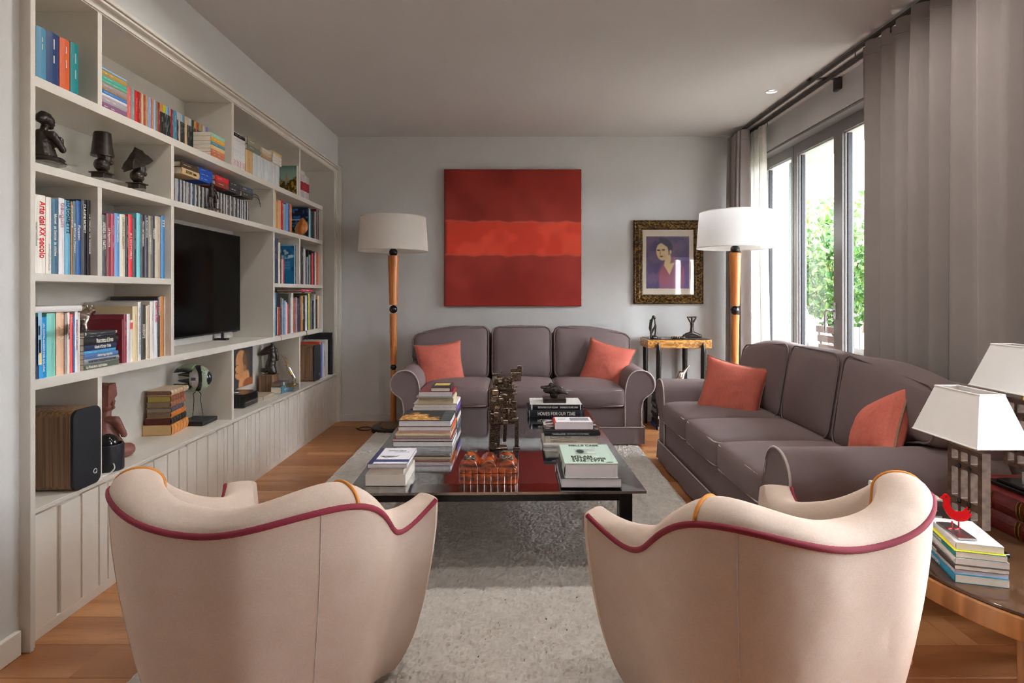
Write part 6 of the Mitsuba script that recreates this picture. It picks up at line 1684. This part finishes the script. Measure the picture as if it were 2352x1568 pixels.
plate(-.03, -.034, TZ + .195, .048, .02, .13, 0, 1, 4); plate(.035, -.03, TZ + .19, .05, .022, .10, 0, -2, -3); plate(-.072, .0, TZ + .22, .022, .05, .18, 0, 1, 0); plate(.055, -.03, TZ + .375, .055, .02, .045, 0, 0, 8); plate(.06, -.02, TZ + .40, .06, .006, .032); plate(.075, -.022, TZ + .424, .026, .006, .014, 0, 0, 0); plate(.088, -.022, TZ + .40, .005, .012, .04)
for i in range(64):
    x = rr.uniform(-.075, .055); z_ = rr.uniform(.14, .37)
    if z_ > .31: x = rr.uniform(-.055, .06)
    s1, s2 = rr.uniform(.010, .034), rr.uniform(.008, .028)
    plate(x, -.03 + rr.uniform(-.012, .004), TZ + z_, s1, rr.uniform(.008, .034), s2, rr.uniform(-6, 6), rr.uniform(-10, 10), rr.uniform(-10, 10))
plate(.02, -.035, TZ + .135, .055, .008, .007, 0, -8, 0, 'bar'); plate(-.045, -.01, TZ + .375, .035, .008, .03); plate(-.02, -.012, TZ + .38, .006, .012, .045, 0, 4, 0)

# ------------------------------------------------------------------ round side table and what stands on it
SZ = .48
scx, scy, sr = 1.53, 1.58, .45
k = thing('side_table', 'round wooden side table with a glass top beside the right armchair', 'table')
add(k, lathe([(sr - .04, SZ - .066), (sr - .004, SZ - .066), (sr, SZ - .062), (sr, SZ - .014), (sr - .003, SZ - .010), (0, SZ - .010)], 96, scx, scy), 'side_wood', smooth=35, part='top')
add(k, lathe([(sr - .010, SZ - .0095), (sr - .006, SZ - .008), (sr - .006, SZ - .002), (sr - .010, SZ), (0, SZ)], 96, scx, scy), 'side_glass', smooth=35, part='glass_top')
for i in range(4):
    a = math.radians(37 + 90 * i)
    add(k, tube([(scx + (sr - .05) * math.cos(a), scy + (sr - .05) * math.sin(a), SZ - .066), (scx + (sr - .05) * math.cos(a), scy + (sr - .05) * math.sin(a), .25), (scx + (sr - .05) * math.cos(a), scy + (sr - .05) * math.sin(a), 0.0)], [.03, .028, .024], 14), 'side_wood', smooth=True, part='leg')
Z1 = SZ + .0005
g = 'books in the front pile on the side table'
ang = math.radians(-16)
ca, sa = math.cos(ang), math.sin(ang)
def sbook(label, o, t, h, d, col, an, **op):
    a = np.array([math.cos(an), math.sin(an), 0]); c = np.array([math.sin(an), -math.cos(an), 0])
    op.setdefault('reverse', True)
    return book(label, np.asarray(o, float) - c * h, (a, (0, 0, 1), c), t - .0005, h, d, col, **op), a, c
z = Z1
for lab, t, h, d, col, da, dx, ti, pg in [
    ('turquoise paperback at the bottom of the front pile on the side table', .021, .185, .118, '#2585a8', 0, 0, [('CONTROTEMPO', .35, .4, .4)], '#d9d0be'),
    ('white paperback, second from the bottom of the front pile on the side table', .012, .185, .116, '#d4d6de', .0, .003, [('Tempo e spazio', .5, .5, .5)], '#cfd0da'),
    ('dark brown paperback in the middle of the front pile on the side table', .011, .18, .118, '#37302c', .01, .0, [('L ORDINE', .3, .3, .45)], '#d3c8b6'),
    ('white paperback above the dark brown one in the front pile on the side table', .016, .185, .118, '#d8d6d4', .0, .005, [('La forma', .4, .4, .4)], '#dccfc6'),
    ('green and yellow paperback near the top of the front pile on the side table', .016, .18, .112, '#20706a', -.02, .008, [('GIARDINI', .35, .4, .45)], '#dcd2c2')]:
    kk, a, c = sbook(lab, (1.120 + dx, 1.462 + dx, z), t, h, d, col, ang + da, hard=False, title=ti, pages=pg, group=g)
    z += t
a = np.array([ca, sa, 0]); c = np.array([sa, -ca, 0])
o = np.array([1.128, 1.470, z])
add(kk, place(box(0.0, .111, 0.0, .179, 0, .0006), o - c * 0 + c * .0 + np.array([0, 0, -.0004]), a, -c), 'matte', '#d8d22c', part='cover_sheet')
kw, a, c = sbook('white paperback on top of the front pile, under the red bird', (1.135, 1.478, z + .0008), .018, .175, .105, '#e4e4e4', ang - .02, hard=False, dash=False, pages='#e2d8cc', group=g)
z += .0188
k = thing('bird_figurine', 'flat red metal bird standing on a small grey plate on the side table books', 'figurine')
bp = np.array([1.185, 1.545, z + .0003])
e1 = np.array([math.cos(ang + .1), math.sin(ang + .1), 0]); e2 = np.array([-e1[1], e1[0], 0])
def loc2(m): 
    v, f = vf(m); return bp + v[:, :1] * e1 + v[:, 1:2] * e2 + v[:, 2:] * np.array([0, 0, 1]), f
add(k, loc2(cbox(-.022, .022, -.062, .048, 0, .006, .0015)), 'steel', part='plate')
out = smooth_pts([(-.030, .088), (-.037, .083), (-.030, .080), (-.028, .068), (-.023, .050), (-.012, .034), (.004, .024), (.020, .024), (.032, .031), (.040, .046), (.034, .043), (.037, .056), (.030, .050), (.031, .064), (.023, .054), (.014, .050), (.004, .050), (-.006, .056), (-.011, .070), (-.011, .084), (-.017, .094), (-.025, .095)], 90, True)
m = vf(m3.Manifold.extrude(m3.CrossSection([out]) - m3.CrossSection.circle(.0028, 12).translate((-.021, .086)), .0035))
add(k, loc2((np.stack([m[0][:, 0], m[0][:, 2] - .002, m[0][:, 1] + .004], 1), m[1])), 'gloss', '#c0161c', part='body')
for x in (-.006, .010):
    add(k, loc2(join(tube([(x, 0, .026), (x, 0, .0065)], .0018, 8), tube([(x, 0, .0075), (x - .012, -.004, .0068)], .0014, 6), tube([(x, 0, .0075), (x - .012, .005, .0068)], .0014, 6), tube([(x, 0, .0075), (x + .006, 0, .0068)], .0014, 6))), 'gloss', '#b3141a', smooth=True, part='leg')

g = 'books in the back pile on the side table'
z = Z1
for lab, t, col, da in [('white book at the bottom of the back pile on the side table', .030, '#d8d4d0', 0), ('grey-white book in the middle of the back pile on the side table', .028, '#dcdad8', .02), ('paperback with a dark picture cover on top of the back pile', .024, '#e0dad0', -.03)]:
    kk, a, c = sbook(lab, (1.21, 1.842, z), t, .17, .15, col, math.radians(-8) + da, hard=False, dash=False, group=g, pages='#ddd6cc')
    z += t
add(kk, place(box(.012, .135, .02, .15, 0, .0007), np.array([1.21, 1.842, z - .0002]) - c * 0 + c * .17, a, -c), 'matte', '#2a1d18', part='cover_picture')
add(kk, place(box(.03, .08, .06, .12, 0, .0007), np.array([1.21, 1.842, z + .0004]) + c * .17, a, -c), 'matte', '#c98a2c', part='cover_picture')

g = 'red leather volumes on the side table'
z = Z1
for i, lab in enumerate(('red leather volume with gilt lines lying directly on the side table', 'red leather volume with gilt lines carrying the far table lamp')):
    t = .058
    kk = book(lab, (1.50 + .004 * i, 1.96, z), CL, t - .0005, .30, .235, '#4a1512', pages='#c9b8a4', dash=False, hard=True, group=g, bulge=.2)
    scene[kk + '__cover'] = dict(scene[kk + '__cover'], bsdf={'type': 'ref', 'id': 'red_leather'})
    for s_ in (.10, .14, .46, .50, .82, .86):
        m = strip_extrude([(-.0012, .003), (-.007, t * .3), (-.007, t * .7), (-.0012, t - .004)], [(.004, .003), (.002, t * .3), (.002, t * .7), (.004, t - .004)], .0025)
        M = np.stack(CL)
        add(kk, (np.array([1.50 + .004 * i, 1.96, z]) + (m[0] + [0, 0, s_ * .30]) @ np.array(CL, float), m[1]), 'brass', part='gilt_line')
    z += t
ZV = z

def table_lamp(label, x, y, zb):
    k = thing('table_lamp', label, 'table lamp')
    add(k, cbox(x - .05, x + .05, y - .085, y + .085, zb, zb + .012, .002), 'black_lacquer', part='base')
    add(k, cbox(x - .038, x + .038, y - .06, y + .06, zb + .012, zb + .022, .002), 'black_lacquer', part='base_step')
    add(k, tube([(x, y, zb + .02), (x, y, zb + .06)], .008, 12), 'steel', smooth=40, part='stem')
    # iron lattice plate, long side along y
    w_, h_, d_ = .128, .215, .024
    cs_ = m3.CrossSection.square((w_, h_), True)
    for ix in (-1, 0, 1):
        for cz_, hh in ((.080, .030), (.0, .088), (-.080, .030)):
            hole = m3.CrossSection.square((.0255, hh), True).offset(-.004, m3.JoinType.Round, 2, 16).offset(.004, m3.JoinType.Round, 2, 16)
            cs_ = cs_ - hole.translate((ix * .036, cz_))
    m = vf(m3.Manifold.extrude(cs_, d_))
    zc = zb + .068 + h_ / 2
    add(k, (np.stack([x - d_ / 2 + m[0][:, 2], y - m[0][:, 0], zc + m[0][:, 1]], 1), m[1]), 'iron_lattice', part='lattice_plate')
    for sy in (-.018, .018):
        for sz in (-.052, .052):
            add(k, ball((x - d_ / 2 - .001, y + sy, zc + sz), .0075, 2, (.7, 1, 1)), 'ebony', smooth=True, part='stud')
    add(k, tube([(x, y, zc + h_ / 2), (x, y, zc + h_ / 2 + .05)], .007, 12), 'brass', smooth=40, part='neck')
    s0, s1 = zb + .313, zb + .452
    b0, t0 = (.076, .126), (.036, .084)
    r0 = [(-1, -1), (1, -1), (1, 1), (-1, 1)]
    P0 = np.array([(x + a * b0[0], y + b_ * b0[1], s0) for a, b_ in r0]); P1 = np.array([(x + a * t0[0], y + b_ * t0[1], s1) for a, b_ in r0])
    for i in range(4):
        j = (i + 1) % 4
        G = np.array([[P0[i], P0[j]], [P1[i], P1[j]]])
        nn = np.cross(P0[j] - P0[i], P1[i] - P0[i]); nn /= np.linalg.norm(nn)
        add(k, slab(G, np.tile(nn * -.0015, (2, 2, 1))), 'shade_white', part='shade_panel')
    for Q in (P0, P1):
        add(k, join(*[tube([p, np.roll(Q, -1, 0)[i]], .0025, 6) for i, p in enumerate(Q)]), 'shade_white', part='shade_rim')
    add(k, ball((x, y, (s0 + s1) / 2), .026, 2, (1, 1, 1.3)), 'matte', '#f4f2ee', smooth=True, part='bulb')
    return k
table_lamp('table lamp with a white pyramid shade on an iron lattice, standing on the side table', 1.325, 1.675, Z1)
table_lamp('table lamp with a white pyramid shade on an iron lattice, standing on the red volumes', 1.60, 1.80, ZV)
k = thing('lamp_cord', 'twisted yellow lamp cord running from the table lamp behind the side table books', 'cord')
add(k, tube(smooth_pts([(1.30, 1.80, SZ + .02), (1.25, 1.90, SZ + .012), (1.22, 1.96, SZ - .03), (1.20, 2.03, .25), (1.22, 2.06, .006)], 60), .0035 + .0008 * np.sin(np.arange(60) * 2.2), 8), 'cloth', '#b0912c', smooth=True)
# ------------------------------------------------------------------ balcony and plants beyond the window
k = struct('balcony_floor'); add(k, box(2.6, 4.3, -1.5, 8.0, -.12, -.02), 'balcony_stone')
k = struct('balcony_soffit'); add(k, box(2.6, 2.95, -1.5, 8.0, 2.50, 2.72), 'wall_paint')
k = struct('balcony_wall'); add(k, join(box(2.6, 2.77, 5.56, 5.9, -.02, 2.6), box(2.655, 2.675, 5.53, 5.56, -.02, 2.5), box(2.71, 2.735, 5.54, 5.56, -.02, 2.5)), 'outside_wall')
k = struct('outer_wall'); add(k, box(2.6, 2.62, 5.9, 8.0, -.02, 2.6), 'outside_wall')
k = thing('railing', 'slim grey iron balcony railing beyond the window', 'railing')
add(k, cbox(4.00, 4.04, 2.0, 9.0, 1.03, 1.05, .002), 'window_metal', part='top_rail')
add(k, cbox(4.00, 4.04, 2.0, 9.0, .08, .10, .002), 'window_metal', part='bottom_rail')
bar = mikit.ply(cbox(4.013, 4.027, -.007, .007, .10, 1.03, .001), 'window_metal')
for i in range(62):
    scene[uniq(f'{k}__bar')] = {**bar, 'to_world': T().translate([0, 2.05 + .11 * i, 0])}

def shrub(label, cx_, cy_, z0, h, rx, ry, n, seed, cols, size=.055):
    k = thing('shrub', label, 'shrub')
    rg = np.random.default_rng(seed)
    st, tips = [], []
    for i in range(11):
        a = rg.uniform(0, 2 * np.pi); r = rg.uniform(.1, .8)
        tip = np.array([cx_ + rx * r * math.cos(a), cy_ + ry * r * math.sin(a), z0 + h * rg.uniform(.55, .98)])
        p = smooth_pts([(cx_ + rg.uniform(-.05, .05), cy_ + rg.uniform(-.08, .08), z0), (cx_ + .4 * (tip[0] - cx_) + rg.uniform(-.06, .06), cy_ + .4 * (tip[1] - cy_) + rg.uniform(-.06, .06), z0 + .5 * (tip[2] - z0)), tip], 12)
        st.append(tube(p, np.linspace(.012, .003, 12), 5)); tips.append(p)
    add(k, join(*st), 'matte', '#5a4a38', smooth=True, part='stems', kind='stuff')
    d = rg.normal(size=(n, 3)); d /= np.linalg.norm(d, axis=1, keepdims=True)
    rad = rg.uniform(.25, 1, n) ** .5
    c = np.array([cx_, cy_, z0 + h * .60]) + d * rad[:, None] * np.array([rx, ry, h * .44])
    c += (meshkit.fbm(c * 4, 2, seed)[:, None] - .5) * .25
    ax = rg.normal(size=(n, 3)); ax[:, 2] -= .3; ax /= np.linalg.norm(ax, axis=1, keepdims=True)
    bx = np.cross(ax, rg.normal(size=(n, 3))); bx /= np.linalg.norm(bx, axis=1, keepdims=True)
    nz = np.cross(ax, bx)
    L = size * rg.uniform(.6, 1.2, n)[:, None]; W = L * .28
    q = np.stack([c - ax * L / 2, c + bx * W - nz * L * .06, c + ax * L / 2, c - bx * W - nz * L * .06], 1)
    v = q.reshape(-1, 3)
    i = np.arange(n) * 4
    f = np.vstack([np.stack([i, i + 1, i + 2], 1), np.stack([i, i + 2, i + 3], 1)])
    pal = np.array([lin(x) for x in cols])
    cc = np.repeat(pal[rg.integers(0, len(pal), n)] * rg.uniform(.8, 1.2, (n, 1)), 4, 0)
    add(k, (v, f), 'leaf', part='foliage', vcol=lambda _: cc, kind='stuff')
    return k
GR = ('#5a8a3c', '#6e9a48', '#4a7a38', '#86a85a', '#3c6a3a')
YG = ('#a8b860', '#8fae58', '#c0c078', '#9a8a50')
shrub('leafy green shrub behind the railing in the middle of the open pane', 3.70, 6.55, .55, 1.55, .50, .75, 3400, 1, GR, .085)
shrub('yellow-green shrub rising at the left of the view through the middle pane', 3.72, 7.45, .6, 1.75, .55, .6, 2600, 2, YG + GR[:2], .08)
shrub('tall green shrub showing through the narrow pane by the curtain', 3.70, 5.45, .5, 1.75, .38, .42, 2400, 3, GR, .075)
shrub('pale green tree crown far beyond the balcony', 8.5, 14.5, .4, 3.2, 2.2, 2.6, 3000, 4, YG + GR, .26)
shrub('wide hazy tree beyond the balcony on the right', 12.5, 20.5, -.2, 4.2, 2.0, 2.4, 2600, 5, GR + YG, .26)
k = thing('planter', 'long pale grey balcony planter under the green shrubs', 'planter')
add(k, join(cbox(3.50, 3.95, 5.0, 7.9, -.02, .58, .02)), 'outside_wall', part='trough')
add(k, box(3.53, 3.92, 5.03, 7.87, .575, .585), 'matte', '#3a2f26', part='soil')
k = thing('garden_chair', 'brown slatted folding garden chair on the balcony', 'chair')
b = np.array([3.02, 5.42, -.02])
for s_ in (-1, 1):
    add(k, tube([qb(-.02 + .0, s_ * .21, .0), qb(.06, s_ * .21, .45), qb(-.04, s_ * .21, .90)], .011, 8), 'matte', '#4a4440', smooth=True, part='back_post')
    add(k, tube([qb(.40, s_ * .20, 0), qb(.06, s_ * .20, .46)], .010, 8), 'matte', '#4a4440', smooth=True, part='leg')
for i, z in enumerate((.89, .80, .71)):
    add(k, cbox(*(b[0] - .05 + .012 * i, b[0] - .03 + .012 * i), b[1] - .23, b[1] + .23, z - .02 - .035, z - .02 + .03, .004), 'matte', '#6a5248', part='back_slat')
for i in range(6):
    add(k, cbox(b[0] + .07 + .06 * i, b[0] + .12 + .06 * i, b[1] - .21, b[1] + .21, .42, .44, .003), 'matte', '#6a5248', part='seat_slat')
k = struct('ground'); add(k, box(4.3, 60, -40, 60, -3.2, -3.0), 'balcony_stone')
